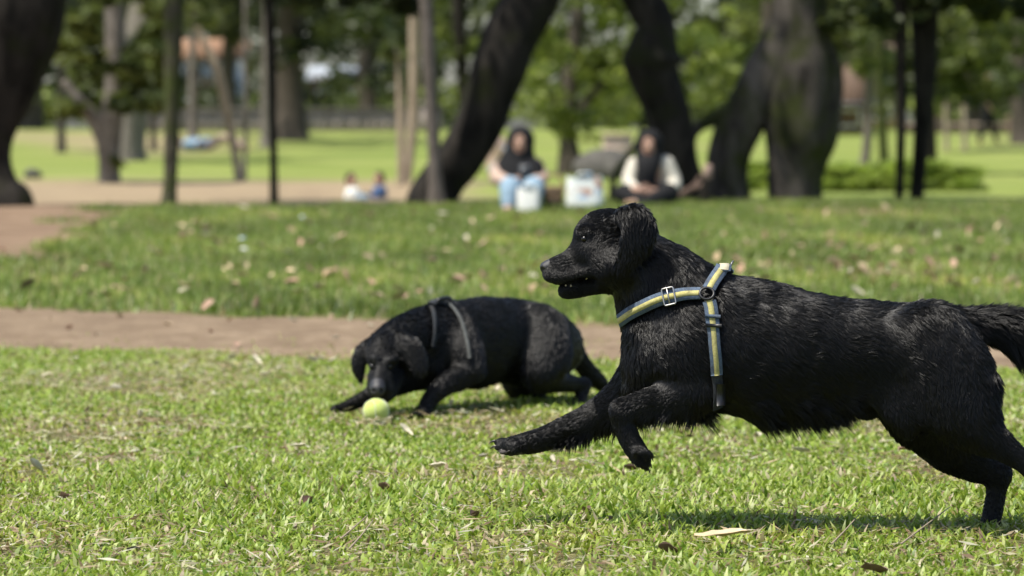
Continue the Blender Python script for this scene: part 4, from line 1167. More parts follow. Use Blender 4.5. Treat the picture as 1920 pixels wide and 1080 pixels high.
# the piece that bridges the withers, with a cream tag
top = at(1357, 503, D0)
pl, pr = side_hit(1357, 521, True, .012), side_hit(1357, 521, False, .012)
if pl is None: pl, pr = side_hit(1352, 532, True, .012), side_hit(1352, 532, False, .012)
P = sm(resample(np.array([pl[0], [top[0] + .001, D0 - .02, top[2] + .004], [top[0] + .001, D0 + .02, top[2] + .004], pr[0]]), 5), 1)
Nn = np.stack([np.zeros(len(P)), (P[:, 1] - D0) * 12, np.ones(len(P))], 1); Nn /= np.linalg.norm(Nn, axis=1)[:, None]
V, Q = ribbon(P, Nn, .025, .0025); link('strap', mesh_np('strap', V, Q, None, False), BLUE, harness)
V, Q = ribbon(P + Nn * .0027, Nn, .017, .0015); link('cream_tag', mesh_np('cream_tag', V, Q, None, False), CREAM, harness)
V, Q, T = tube(np.array([[top[0] + .012, D0 - .014, top[2] + .004], [top[0] + .017, D0 - .008, top[2] + .013], [top[0] + .018, D0 + .008, top[2] + .013], [top[0] + .012, D0 + .014, top[2] + .004]]), .0018, 7)
link('leash_ring', mesh_np('leash_ring', V, Q, T), METAL, harness)

# ---------------------------------------------------------------- the second dog, nosing at the ball
def ca(nodes, k, hair, **kw): return Chain(nodes, k, hair=hair, **kw)
S2 = 4
r_trunk = ca([(838, 648, 80, 9.98), (885, 642, 85, 10.05), (940, 636, 82, 10.15), (1000, 641, 77, 10.25), (1036, 650, 62, 10.32)], .03, (16, .2), shrink=S2)
r_neck = ca([(835, 632, 70, 9.97), (785, 636, 60, 9.89), (748, 640, 46, 9.82), (726, 648, 36, 9.79)], .025, (16, .25), shrink=3)
r_skull = ca([(730, 650, 35, 9.80), (720, 660, 36, 9.76), (716, 676, 29, 9.735)], .015, (6, .2), shrink=1)
r_muz = ca([(716, 680, 23, 9.72, .9), (711, 704, 17.5, 9.685, .95), (708, 722, 17, 9.66, .95), (707, 731, 15, 9.65)], .012, (3, .15))
r_lips = [ca([(724, 705, 14, 9.70), (727, 728, 13, 9.685), (724, 745, 9, 9.68)], .012, (3, .2)), ca([(699, 705, 12, 9.70), (696, 727, 10, 9.69), (700, 740, 8, 9.68)], .012, (3, .2))]
r_jaw = ca([(740, 705, 22, 9.76), (727, 738, 15, 9.71), (716, 748, 10, 9.69)], .008, (4, .2))
r_brow = [ca([(705, 674, 9, 9.692), (697, 671, 9, 9.705)], .007, (3, .2)), ca([(731, 676, 9, 9.692), (741, 673, 9, 9.715)], .01, (3, .2))]
r_ears = [ca([(750, 638, 18, 9.765, .6), (768, 654, 24, 9.735, .45), (781, 676, 22, 9.725, .4), (787, 695, 15, 9.72, .45)], .005, (10, .25)),
          ca([(694, 646, 13, 9.79, .8), (679, 664, 16, 9.78, .7), (673, 690, 15, 9.77, .6), (677, 712, 8, 9.765, .6)], .005, (10, .25))]
r_chest = ca([(800, 680, 52, 9.90), (845, 690, 46, 9.98)], .03, (14, .3), shrink=2)
r_nfA = ca([(850, 640, 52, 9.92, .8), (874, 672, 36, 9.88), (886, 694, 25, 9.86)], .015, (10, .2))
r_nfB = ca([(887, 694, 23, 9.86), (852, 711, 22, 9.83), (822, 731, 19, 9.80), (806, 750, 16, 9.785), (797, 768, 14, 9.77), (789, 776, 12, 9.75, 1.3)], .01, (7, .15))
r_ffA = ca([(790, 680, 46, 9.90), (730, 720, 26, 9.86), (700, 738, 17, 9.84), (672, 752, 13, 9.82), (645, 764, 11, 9.80), (626, 767, 8, 9.79)], .015, (7, .15))
r_hnA = ca([(1005, 630, 64, 10.14, .8), (1020, 668, 54, 10.09, .8), (1012, 702, 38, 10.06), (1040, 714, 25, 10.09), (1070, 719, 18, 10.14), (1093, 722, 15, 10.17)], .014, (12, .2), shrink=2)
r_hnB = ca([(1094, 722, 15, 10.17), (1091, 740, 12, 10.16), (1083, 758, 12, 10.14), (1068, 766, 10, 10.12, 1.4)], .008, (5, .15))
r_hfA = ca([(1000, 680, 58, 10.38, .8), (978, 715, 36, 10.36), (1000, 738, 22, 10.38), (1012, 746, 14, 10.4)], .02, (10, .2))
r_hfB = ca([(1012, 745, 13, 10.4), (1004, 756, 11, 10.38), (990, 761, 10, 10.36, 1.4)], .008, (5, .15))
r_belly = ca([(890, 690, 36, 10.08), (930, 678, 30, 10.16), (975, 690, 34, 10.25)], .03, (16, .3))
r_tail = ca([(1048, 625, 26, 10.36), (1072, 655, 20, 10.4), (1096, 688, 16, 10.44), (1122, 715, 13, 10.48), (1142, 731, 7, 10.5)], .015, (18, .35))
r_chains = [r_trunk, r_neck, r_skull, r_muz] + r_lips + [r_jaw] + r_brow + r_ears + [r_chest, r_nfA, r_nfB, r_ffA, r_hnA, r_hnB, r_hfA, r_hfB, r_belly, r_tail]
r_chains += [ca([(x, 691, 7, 9.685)], .006, (0, 0), sub=True) for x in (697, 734)]
r_chains += [ca([(794 + a, 772, 8, 9.76 + b), (784 + a, 778, 6, 9.745 + b)], .005, (3, .2)) for a, b in ((-8, .012), (-2, -.006), (4, -.014), (9, -.004))]
rdog = thing('dog', 'black dog crouching behind with lowered head, nosing at the yellow tennis ball', 'dog', (at(900, 765, 10.1)[0], 10.1, 0.0))
RV, RQ = sdf_mesh(r_chains, 0.0060, 2)
RV = muscle(RV, RQ, 0.0026, 17.0, 7)
rbody = link('body', mesh_np('body', RV, RQ), SKIN, rdog)
grow_fur('fur', RV, RQ, [c for c in r_chains if not c.sub], 80000, HAIR, rbody, 0.0008, 0.25, 5, 1.3)
r_bvh = BVHTree.FromPolygons([tuple(v) for v in RV], [tuple(int(i) for i in q) for q in RQ])
def view_hit(px, py, lift):
    d = Vector(at(px, py, 10.0)) - Vector((0, 0, CAM_H)); d.normalize()
    h, n, _, _ = r_bvh.ray_cast(Vector((0, 0, CAM_H)), d)
    return (np.array(h) + np.array(n) * lift, np.array(n)) if h is not None else None
nv = sdf_mesh([ca([(708, 723, 15, 9.645, .8), (708, 731, 14, 9.63, .8)], .006, (0, 0)), ca([(708, 738, 8, 9.64, .8)], .006, (0, 0)),
               ca([(702, 732, 3.5, 9.622)], .003, (0, 0), sub=True), ca([(714, 732, 3.5, 9.622)], .003, (0, 0), sub=True)], .0026, 1)
link('nose', mesh_np('nose', *nv), nosem, rbody)
for ex in (697, 731):
    h = view_hit(ex, 688, -0.003)
    if h: part_ball('eye', h[0], .0085, eyem, rbody)
rharn = thing('harness', None, None, at(840, 600, 9.95)); rharn.parent = rdog
rharn.matrix_parent_inverse = Matrix.Translation(-rdog.location)
GREYW = webbing('webbing_grey', (0.06, 0.063, 0.06), (0.15, 0.155, 0.145))
def rstrap(pts, w, m, lift=.012):
    P, Nn = [], []
    for x, y in resample(np.array(pts, float), 6):
        h = view_hit(x, y, lift)
        if h: P.append(h[0]); Nn.append(h[1])
    P, Nn = sm(P), sm(Nn, 5)
    V, Q = ribbon(P, Nn, w, .0025); link('strap', mesh_np('strap', V, Q, None, False), m, rharn)
rstrap([(838, 570), (851, 583), (861, 598), (868, 616), (873, 634), (877, 652), (880, 672)], .010, GREYW, .006)
rstrap([(808, 578), (812, 592), (813, 610), (812, 632), (809, 648)], .012, DARKW, .006)
rstrap([(808, 577), (822, 571), (838, 572)], .024, DARKW)
hp = [view_hit(x, y, .008) for x, y in ((818, 574), (846, 571))]
if all(hp):
    a, b = hp[0][0], hp[1][0]
    V, Q, T = tube(resample(np.array([a, a + (0.008, 0, .010), b + (-.008, 0, .010), b]), 4), .006, 8)
    link('grab_handle', mesh_np('grab_handle', V, Q, T), PLAST, rharn)

# the tennis ball
bt = at(705, 771, 9.56)
TB, tnt, tb_ = new_mat('ball_felt')
tf = noise(tnt, 300, 4, 0.7, geopos(tnt))
tnt.links.new(ramp(tnt, tf, [(0.3, (0.42, 0.52, 0.10)), (0.7, (0.56, 0.64, 0.18))]), tb_.inputs['Base Color'])
tb_.inputs['Roughness'].default_value = 0.95; tb_.inputs['Sheen Weight'].default_value = 0.4; bump(tnt, tb_, tf, 0.6, 0.002)
tball = thing('tennis_ball', 'fluorescent yellow tennis ball in the grass under the nose of the crouching dog', 'ball', bt)
V, Q, T = ball(bt, .0335, 28, 18); link('felt', mesh_np('felt', V, Q, T), TB, tball)
th = np.linspace(0, 2 * np.pi, 90)
aA, bB = .76, .24
sx = aA * np.cos(th) + bB * np.cos(3 * th); sy = aA * np.sin(th) - bB * np.sin(3 * th); sz = 2 * math.sqrt(aA * bB) * np.sin(2 * th)
SP = np.stack([sx, sy, sz], 1); SP /= np.linalg.norm(SP, axis=1)[:, None]
V, Q, T = tube(bt + SP * .0335, .0011, 6, cap=False); link('seam', mesh_np('seam', V, Q), mat_plain('ball_seam', (0.6, 0.6, 0.5), (0.5, 0.5, 0.42), 50, 0.7), tball)
# ================================================================== PEOPLE
def flat_mat(name, c, var=0.85, scale=60, rough=0.85):
    return mat_plain(name, tuple(v * var for v in c), c, scale, rough, 0.25, 0.3, 0.004)
FLESH = mat_plain('skin', (0.36, 0.21, 0.14), (0.44, 0.27, 0.19), 40, 0.5, 0.4, 0.05)
BLACKCLOTH = flat_mat('black_cloth', (0.012, 0.012, 0.013))
CREAMKNIT = flat_mat('cream_knit', (0.62, 0.58, 0.48))
DENIM = flat_mat('pale_denim', (0.26, 0.37, 0.46))
PINKSLEEVE = flat_mat('pale_pink_cloth', (0.52, 0.38, 0.30))
WHITECLOTH = flat_mat('white_cloth', (0.80, 0.80, 0.74))
SHOE = flat_mat('pinkish_shoe', (0.55, 0.36, 0.29))
BLUECLOTH = flat_mat('blue_cloth', (0.07, 0.12, 0.24))
LIPS = flat_mat('lip', (0.30, 0.10, 0.08))
DARKHAIR = flat_mat('dark_hair', (0.02, 0.016, 0.012))

def cl(nodes, k=0.02, **kw): return Chain(nodes, k, n=4, **kw)
def piece(name, chains, h, mat, parent, it=1):
    V, Q = sdf_mesh(chains, h, it); return link(name, mesh_np(name, V, Q), mat, parent)

def hand_chains(px, py, Y, dx, dy, s):
    """palm, four unequal bent fingers and a thumb; (dx, dy) points along the hand, s = pixels per metre"""
    u = np.array([dx, dy], float); u /= np.linalg.norm(u); v = np.array([-u[1], u[0]])
    c = [cl([(px, py, .034 * s, Y, .5), (px + u[0] * .055 * s, py + u[1] * .055 * s, .036 * s, Y, .5)], .012)]
    for q, ln in ((-.028, .058), (-.010, .068), (.009, .064), (.027, .050)):
        b = np.array([px, py]) + u * .07 * s + v * q * s
        m = b + u * ln * .55 * s; e = m + u * ln * .40 * s
        c.append(cl([(*b, .0105 * s, Y), (*m, .0100 * s, Y - .008), (*e, .0085 * s, Y + .012)], .004))
    b = np.array([px, py]) + u * .012 * s - v * .034 * s; m = b + (u * .035 - v * .022) * s; e = m + (u * .032 + v * .004) * s
    c.append(cl([(*b, .012 * s, Y), (*m, .0115 * s, Y - .006), (*e, .0095 * s, Y - .008)], .006))
    return c

def face_parts(px, py, Y, s, parent):
    for e in (-1, 1):
        part_ball('eye', at(px + e * .030 * s, py - .004 * s, Y - .086), (.011, .007, .007), eyem, parent, 10, 7)
    part_ball('mouth', at(px, py + .066 * s, Y - .090), (.020, .006, .006), LIPS, parent, 10, 6)
def head_chains(px, py, Y, s):
    return [cl([(px, py - .03 * s, .098 * s, Y + .01), (px, py + .03 * s, .080 * s, Y - .012), (px, py + .075 * s, .052 * s, Y - .030)], .03),
            cl([(px, py - .005 * s, .010 * s, Y - .095), (px, py + .030 * s, .016 * s, Y - .103)], .015),
            cl([(px, py + .08 * s, .052 * s, Y + .02), (px, py + .19 * s, .056 * s, Y + .02)], .03)]

def gpx(px, py):
    """ground point seen at a pixel"""
    lo, hi = 4.0, 400.0
    for _ in range(50):
        m = (lo + hi) / 2; p = at(px, py, m)
        if p[2] > float(ground_z(p[0], p[1])): lo = m
        else: hi = m
    return at(px, py, lo)

# woman on the left: black headscarf, pale jeans, knees drawn up
Y = 31.2; s = FPX / Y
g0 = at(980, 397, Y)
wl = thing('person', 'seated person in black headscarf and pale blue jeans, knees drawn up, beside the leaning tree', 'person', (g0[0], Y, float(ground_z(g0[0], Y))), 'people sitting on the bank')
wb = head_chains(975, 268, Y, s) + [
    cl([(975, 305, 30, Y + .06), (978, 340, 30, Y + .10), (980, 375, 34, Y + .12)], .05),
    cl([(948, 308, 13, Y + .04), (932, 332, 11, Y - .05), (950, 342, 9, Y - .20), (964, 346, 7.5, Y - .24)], .02),
    cl([(1002, 308, 13, Y + .04), (1014, 334, 11, Y - .05), (1000, 340, 9, Y - .20), (990, 336, 7.5, Y - .24)], .02),
    cl([(968, 376, 22, Y + .05), (958, 352, 18, Y - .30), (955, 380, 12, Y - .42), (955, 393, 9, Y - .44), (952, 396, 8, Y - .56)], .02),
    cl([(992, 376, 22, Y + .05), (1000, 352, 18, Y - .30), (996, 380, 12, Y - .42), (994, 393, 9, Y - .44), (994, 396, 8, Y - .56)], .02)]
wb += hand_chains(964, 346, Y - .25, 1, -.1, s) + hand_chains(990, 336, Y - .25, -1, .1, s)
body_l = piece('body', wb, .009, FLESH, wl)
face_parts(975, 268, Y, s, body_l)
piece('headscarf', [cl([(976, 262, 26.5, Y + .02), (975, 285, 25, Y + .02)], .03), cl([(975, 292, 26, Y + .03), (970, 312, 37, Y + .02, .75), (972, 332, 40, Y - .02, .7)], .03),
                    cl([(1000, 318, 22, Y - .02), (1006, 334, 14, Y - .08)], .02), cl([(940, 318, 16, Y), (930, 328, 10, Y - .05)], .02),
                    cl([(974, 262, 12, Y - .16, 2.5), (974, 276, 12.5, Y - .16, 2.5)], .02, sub=True)], .011, BLACKCLOTH, wl)
piece('sleeve', [cl([(945, 310, 15, Y + .02), (932, 332, 15, Y - .05), (950, 341, 11.5, Y - .18)], .02)], .011, PINKSLEEVE, wl)
piece('sleeve', [cl([(1005, 310, 15, Y + .02), (1015, 334, 14, Y - .05), (1003, 340, 11, Y - .17)], .02)], .011, PINKSLEEVE, wl)
piece('jeans', [cl([(968, 376, 25, Y + .08), (957, 351, 21, Y - .30), (954, 378, 15, Y - .42), (954, 388, 13.5, Y - .43)], .02),
                cl([(992, 376, 25, Y + .08), (1001, 351, 21, Y - .30), (998, 378, 15, Y - .42), (996, 388, 13.5, Y - .43)], .02),
                cl([(980, 378, 30, Y + .12), (980, 384, 24, Y + .0)], .03)], .011, DENIM, wl)
for x in (952, 994):
    piece('shoe', [cl([(x, 394, 11, Y - .44), (x - 1, 397, 10, Y - .56, 1.0), (x - 2, 398, 8, Y - .64)], .02)], .009, SHOE, wl)
ph = at(984, 326, Y - .27); B = Bag(); B.box(ph - (.04, .006, .075), ph + (.04, .006, .075))
t = thing('phone', 'grey phone in the hands of the person in pale blue jeans', 'phone', ph); link('case', B.mesh('case', False), flat_mat('grey_case', (0.18, 0.19, 0.2)), t)
B = Bag(); B.box(ph - (.035, .0085, .068), ph + (.035, -.0062, .068)); link('screen', B.mesh('screen', False), flat_mat('dark_screen', (0.03, 0.035, 0.04), 0.9, 10, 0.15), t)

# white tote bag leaning on her shins
def bag(name, label, cat, x0, y0, x1, y1, Y, dep, mat, parts=None):
    a, b = at(x0, y1, Y), at(x1, y0, Y)
    t = thing(name, label, cat, ((a[0] + b[0]) / 2, Y, a[2]))
    n = 10; W = b[0] - a[0]; H = b[2] - a[2]
    V, Q = [], []
    for j in range(n + 1):
        v = j / n
        for i in range(24):
            th = 2 * math.pi * i / 24
            cx, cy = math.cos(th), math.sin(th)
            sq = (abs(cx) ** 4 + abs(cy) ** 4) ** -0.25
            bul = 1 + 0.06 * math.sin(v * math.pi)
            taper = 1 - 0.10 * v * (1 if dep < .12 else 0.3)
            V.append(((a[0] + b[0]) / 2 + cx * sq * W / 2 * bul * taper, Y + cy * sq * dep / 2 * bul * (1 - 0.5 * v), a[2] + H * v + 0.012 * math.sin(3 * th + 4 * v)))
    for j in range(n):
        for i in range(24):
            k = (i + 1) % 24; Q.append((j * 24 + i, j * 24 + k, (j + 1) * 24 + k, (j + 1) * 24 + i))
    m = bpy.data.meshes.new('panel')
    o = link('bag_body', mesh_np('bag_body', V, Q + [(0 + q, (q + 1), 23 - (q + 1), 23 - q) for q in range(0, 11)]), mat, t)
    xm = (a[0] + b[0]) / 2
    for e in (-1, 1):
        P = resample(np.array([[xm - W * .22, Y + e * dep * .22, a[2] + H * .97], [xm - W * .16, Y + e * dep * .3, a[2] + H * 1.10], [xm + W * .16, Y + e * dep * .3, a[2] + H * 1.10], [xm + W * .22, Y + e * dep * .22, a[2] + H * .97]]), 4)
        V2, Q2, T2 = tube(P, .008, 6); link('handle', mesh_np('handle', V2, Q2, T2), mat, t)
    return t, a, b
bag('tote_bag', 'white cloth bag slumped against the shins of the person in pale jeans', 'bag', 970, 352, 1012, 400, Y - .80, .16, WHITECLOTH)
# white printed box/bag between the two women
PRINT, pnt_, pbs = new_mat('printed_white')
pp = geopos(pnt_); pn = noise(pnt_, 9, 2, 0.5, pp)
pc1 = mixc(pnt_, ramp(pnt_, pn, [(0.60, (0, 0, 0)), (0.66, (1, 1, 1))]), (0.80, 0.82, 0.77), (0.50, 0.30, 0.22))
pn2 = noise(pnt_, 7, 2, 0.5, pp, 2.0)
pc1 = mixc(pnt_, ramp(pnt_, pn2, [(0.62, (0, 0, 0)), (0.68, (1, 1, 1))]), pc1, (0.32, 0.46, 0.62))
pnt_.links.new(pc1, pbs.inputs['Base Color']); pbs.inputs['Roughness'].default_value = 0.7
bag('shopping_bag', 'square white printed paper bag on the grass between the two seated people', 'bag', 1063, 332, 1130, 397, 30.9, .14, PRINT)
# wicker basket
Yb = 31.0; a, b = at(1018, 388, Yb), at(1057, 352, Yb)
bk = thing('basket', 'tan wicker basket with a dark base, right of the person in pale jeans', 'basket', ((a[0] + b[0]) / 2, Yb, a[2]))
WICK = flat_mat('wicker', (0.36, 0.24, 0.15), 0.7, 30); xm = (a[0] + b[0]) / 2; r0 = (b[0] - a[0]) / 2
B = Bag()
for j in range(7):
    th = np.linspace(0, 2 * np.pi, 33)[:-1]; rr = r0 * (0.82 + .03 * j)
    P = np.stack([xm + rr * np.cos(th), Yb + rr * .8 * np.sin(th), np.full(32, a[2] + .055 + .018 * j) + .004 * np.sin(th * 12 + j * np.pi)], 1)
    V, Q, T = tube(np.vstack([P, P[:1]]), .0105, 6, cap=False); B.add(V, Q)
o = link('weave', B.mesh('weave'), WICK, bk); o['kind'] = 'stuff'
V, Q, T = tube(np.array([[xm, Yb, a[2] - .01], [xm, Yb, a[2] + .045], [xm, Yb, a[2] + .05]]), [r0 * .8, r0 * .86, r0 * .8], 24); link('base', mesh_np('base', V, Q, T), flat_mat('dark_base', (0.03, 0.026, 0.02)), bk)
P = np.stack([xm + r0 * np.cos(np.linspace(0, np.pi, 14)), np.full(14, Yb), a[2] + .16 + .11 * np.sin(np.linspace(0, np.pi, 14))], 1)
V, Q, T = tube(P, .011, 7); link('handle', mesh_np('handle', V, Q, T), WICK, bk)

# woman on the right: black headscarf, cream cardigan, cross-legged in black
Y = 31.6; s = FPX / Y; g0 = at(1215, 392, Y)
wr = thing('person', 'seated person in a black headscarf, cream cardigan and black trousers, legs crossed, before the crooked tree', 'person', (g0[0], Y, float(ground_z(g0[0], Y))), 'people sitting on the bank')
wr['label'] = 'cross-legged person in black headscarf, cream cardigan and black trousers before the crooked tree'
wb = head_chains(1217, 273, Y, s) + [
    cl([(1219, 310, 30, Y + .06), (1220, 340, 29, Y + .10), (1220, 370, 34, Y + .12)], .05),
    cl([(1190, 312, 13, Y + .04), (1180, 342, 10, Y - .08), (1192, 356, 8.5, Y - .24), (1198, 358, 7, Y - .28)], .02),
    cl([(1247, 312, 13, Y + .04), (1262, 345, 11, Y), (1250, 362, 9, Y - .22), (1240, 362, 7, Y - .28)], .02),
    cl([(1212, 374, 22, Y + .05), (1170, 364, 16, Y - .22), (1200, 379, 11, Y - .40), (1222, 384, 8, Y - .44), (1230, 386, 7, Y - .46)], .02),
    cl([(1230, 374, 22, Y + .05), (1252, 364, 17, Y - .22), (1212, 380, 11, Y - .48), (1186, 382, 8, Y - .50), (1176, 383, 7, Y - .52)], .02)]
wb += hand_chains(1198, 358, Y - .29, .9, .1, s) + hand_chains(1240, 362, Y - .29, -1, -.1, s)
body_r = piece('body', wb, .009, FLESH, wr)
face_parts(1217, 273, Y, s, body_r)
piece('headscarf', [cl([(1218, 267, 26, Y + .02), (1217, 290, 24, Y + .02)], .03), cl([(1217, 297, 26, Y + .02), (1214, 318, 21, Y - .10, .7), (1212, 346, 17, Y - .12, .6)], .03),
                    cl([(1216, 267, 12, Y - .16, 2.5), (1216, 281, 12.5, Y - .16, 2.5)], .02, sub=True)], .011, BLACKCLOTH, wr)
piece('cardigan', [cl([(1222, 312, 30, Y + .08), (1222, 345, 30, Y + .12), (1222, 368, 32, Y + .13)], .04),
                   cl([(1190, 309, 15, Y + .04), (1179, 341, 13, Y - .07), (1190, 355, 11, Y - .21)], .02),
                   cl([(1248, 308, 17, Y + .04), (1263, 344, 15, Y), (1252, 362, 12, Y - .20)], .02), cl([(1252, 340, 14, Y + .05), (1258, 372, 12, Y + .05)], .02)], .011, CREAMKNIT, wr)
piece('trousers', [cl([(1212, 374, 25, Y + .06), (1168, 363, 18.5, Y - .22), (1198, 379, 13.5, Y - .40), (1212, 382, 11, Y - .43)], .02),
                   cl([(1230, 374, 25, Y + .06), (1254, 363, 20, Y - .22), (1214, 380, 13.5, Y - .48), (1198, 382, 11, Y - .50)], .02)], .011, BLACKCLOTH, wr)

# smaller people farther off
def small_person(label, px, py, Y, top, hair, legs, pose='sit', face=1, size=1.0):
    """px, py = seat or feet; sizes in metres"""
    s = FPX / Y * size
    g = at(px, py, Y); t = thing('person', label, 'person', (g[0], Y, float(ground_z(g[0], Y))), 'people far off on the lawn')
    z0 = float(ground_z(g[0], Y)); p0 = 243 + (CAM_H - z0) * FPX / Y
    if pose == 'sit':
        hip, sh, hd = (px, p0 - .12 * s), (px + .03 * s, p0 - .52 * s), (px + .01 * s, p0 - .76 * s)
        kn, ft = (px + face * .22 * s, p0 - .42 * s), (px + face * .36 * s, p0 - .05 * s)
        hnds = (px + face * .20 * s, p0 - .36 * s)
    elif pose == 'lie':
        hip, sh, hd = (px, p0 - .12 * s), (px - .46 * s, p0 - .16 * s), (px - .70 * s, p0 - .24 * s)
        kn, ft = (px + .38 * s, p0 - .30 * s), (px + .74 * s, p0 - .06 * s)
        hnds = (px - .1 * s, p0 - .22 * s)
    else:
        hip, sh, hd = (px, p0 - .92 * s), (px, p0 - 1.40 * s), (px, p0 - 1.64 * s)
        kn, ft = (px + face * .05 * s, p0 - .48 * s), (px + face * .02 * s, p0 - .04 * s)
        hnds = (px + face * .12 * s, p0 - .80 * s)
    B = [cl([(hd[0], hd[1] - .02 * s, .095 * s, Y), (hd[0], hd[1] + .07 * s, .06 * s, Y - .02)], .03), cl([(hd[0], hd[1] + .1 * s, .05 * s, Y), (sh[0], sh[1], .07 * s, Y)], .03),
         cl([(sh[0], sh[1] + .04 * s, .12 * s, Y, 1.3), (hip[0], hip[1], .13 * s, Y, 1.2)], .05)]
    for e in (-1, 1):
        k2 = (kn[0] + (e * .10 * s if pose == 'walk' else e * .03 * s), kn[1]); f2 = (ft[0] + (e * .22 * s if pose == 'walk' else e * .04 * s), ft[1])
        B += [cl([(hip[0], hip[1], .09 * s, Y + e * .09), (*k2, .062 * s, Y + e * .1), (*f2, .042 * s, Y + e * .1), (f2[0] + face * .12 * s, f2[1] + .01 * s, .035 * s, Y + e * .1)], .03),
              cl([(sh[0] + e * .03 * s, sh[1], .055 * s, Y + e * .17), ((sh[0] + hnds[0]) / 2 - face * .05 * s, (sh[1] + hnds[1]) / 2 + .06 * s, .042 * s, Y + e * .2), (*hnds, .032 * s, Y + e * .12)], .03)]
    b = piece('body', B, .014, FLESH, t)
    piece('shirt', [cl([(sh[0], sh[1] + .03 * s, .15 * s, Y, 1.25), (hip[0], hip[1] - .04 * s, .145 * s, Y, 1.2)], .05)] +
          [cl([(sh[0] + e * .03 * s, sh[1], .072 * s, Y + e * .17), ((sh[0] + hnds[0]) / 2 - face * .05 * s, (sh[1] + hnds[1]) / 2 + .06 * s, .056 * s, Y + e * .2)], .03) for e in (-1, 1)], .015, top, t)
    piece('trousers', [cl([(hip[0], hip[1], .11 * s, Y + e * .09), (kn[0] + (e * .10 * s if pose == 'walk' else e * .03 * s), kn[1], .08 * s, Y + e * .1), (ft[0] + (e * .2 * s if pose == 'walk' else e * .04 * s), ft[1] - .06 * s, .06 * s, Y + e * .1)], .04) for e in (-1, 1)], .015, legs, t)
    piece('hair', [cl([(hd[0] - face * .015 * s, hd[1] - .04 * s, .102 * s, Y + .012), (hd[0] - face * .05 * s, hd[1] + .03 * s, .075 * s, Y + .03)], .03)], .013, hair, t)
small_person('distant person in a white shirt sitting low on the left lawn', 658, 372, 43.4, WHITECLOTH, DARKHAIR, DENIM, 'sit', 1, .62)
small_person('distant person in a blue top sitting left of the black leaning tree', 709, 372, 43.8, BLUECLOTH, DARKHAIR, BLACKCLOTH, 'sit', -1, .62)
small_person('dark clothed person walking on the far lawn at the right edge', 1850, 302, 92.0, BLACKCLOTH, DARKHAIR, BLACKCLOTH, 'walk', 1)
small_person('distant person in a pinkish top sitting behind the black leaning tree', 930, 300, 56.0, PINKSLEEVE, DARKHAIR, DENIM, 'sit', 1)
small_person('person in pale blue lying on a pinkish blanket far across the left lawn', 392, 262, 84.0, DENIM, DARKHAIR, PINKSLEEVE, 'lie', 1)
pb0 = gpx(400, 268); bl = thing('blanket', 'pinkish blanket spread under the person in pale blue on the far lawn', 'blanket', pb0)
bx_, by_ = np.meshgrid(np.linspace(-.5, .5, 14), np.linspace(-.5, .5, 10), indexing='ij')
BVv = np.stack([pb0[0] + bx_ * 0.95, pb0[1] + by_ * 1.4, ground_z(pb0[0] + bx_ * .95, pb0[1] + by_ * 1.4) + .05 + .03 * wob(bx_ * 9, by_ * 9, 0, 3)], -1).reshape(-1, 3)
bi, bj = np.meshgrid(np.arange(13), np.arange(9), indexing='ij')
link('cloth', mesh_np('cloth', BVv, np.stack([bi * 10 + bj, (bi + 1) * 10 + bj, (bi + 1) * 10 + bj + 1, bi * 10 + bj + 1], -1).reshape(-1, 4)), flat_mat('blanket_cloth', (0.55, 0.36, 0.28)), bl)

# ================================================================== SMALL THINGS
def rock(name, label, px, py, Y, r, mat, cat, squash=.6, seed=0):
    c = at(px, py, Y); t = thing(name, label, cat, (c[0], Y, float(ground_z(c[0], Y))))
    V, Q, T = ball((0, 0, 0), 1, 24, 14)
    d = V / np.linalg.norm(V, axis=1)[:, None]
    V = d * (1 + 0.16 * wob(d[:, 0] * 3, d[:, 1] * 3, d[:, 2] * 3, seed) + 0.07 * wob(d[:, 0] * 8, d[:, 1] * 8, d[:, 2] * 8, seed + 1))[:, None] * np.array(r)
    V = V + np.array([c[0], Y, float(ground_z(c[0], Y)) + r[2] * squash])
    link('stone', mesh_np('stone', V, Q, T), mat, t)
STONE = mat_plain('grey_stone', (0.055, 0.053, 0.046), (0.13, 0.122, 0.105), 8, 0.9, 0.2, 0.8, 0.03)
rock('boulder', 'long low grey stone mound behind the printed bag, under the bright tree', 1140, 300, 55.0, (.50, .4, .30), STONE, 'rock', .45, 3)
rock('boulder', 'small grey stone on the lawn near the massive left tree', 62, 330, 56.0, (.14, .12, .09), STONE, 'rock', .5, 8)
c = at(1158, 268, 78.0); zb = float(ground_z(c[0], 78))
t = thing('crate', 'pale pinkish box on the lawn above the grey stone mound', 'box', (c[0], 78.0, zb))
CR = flat_mat('pale_pink_board', (0.55, 0.42, 0.35)); B = Bag(); B.box((c[0] - .30, 77.8, c[2] - .42), (c[0] + .30, 78.3, c[2] + .14)); link('box_body', B.mesh('box_body', False), CR, t)
B = Bag(); B.box((c[0] - .33, 77.76, c[2] + .142), (c[0] + .33, 78.34, c[2] + .20)); link('lid', B.mesh('lid', False), CR, t)
for e in (-1, 1):
    B = Bag(); B.box((c[0] + e * .2 - .04, 77.85, zb - .05), (c[0] + e * .2 + .04, 78.2, c[2] - .421)); link('leg', B.mesh('leg', False), CR, t)

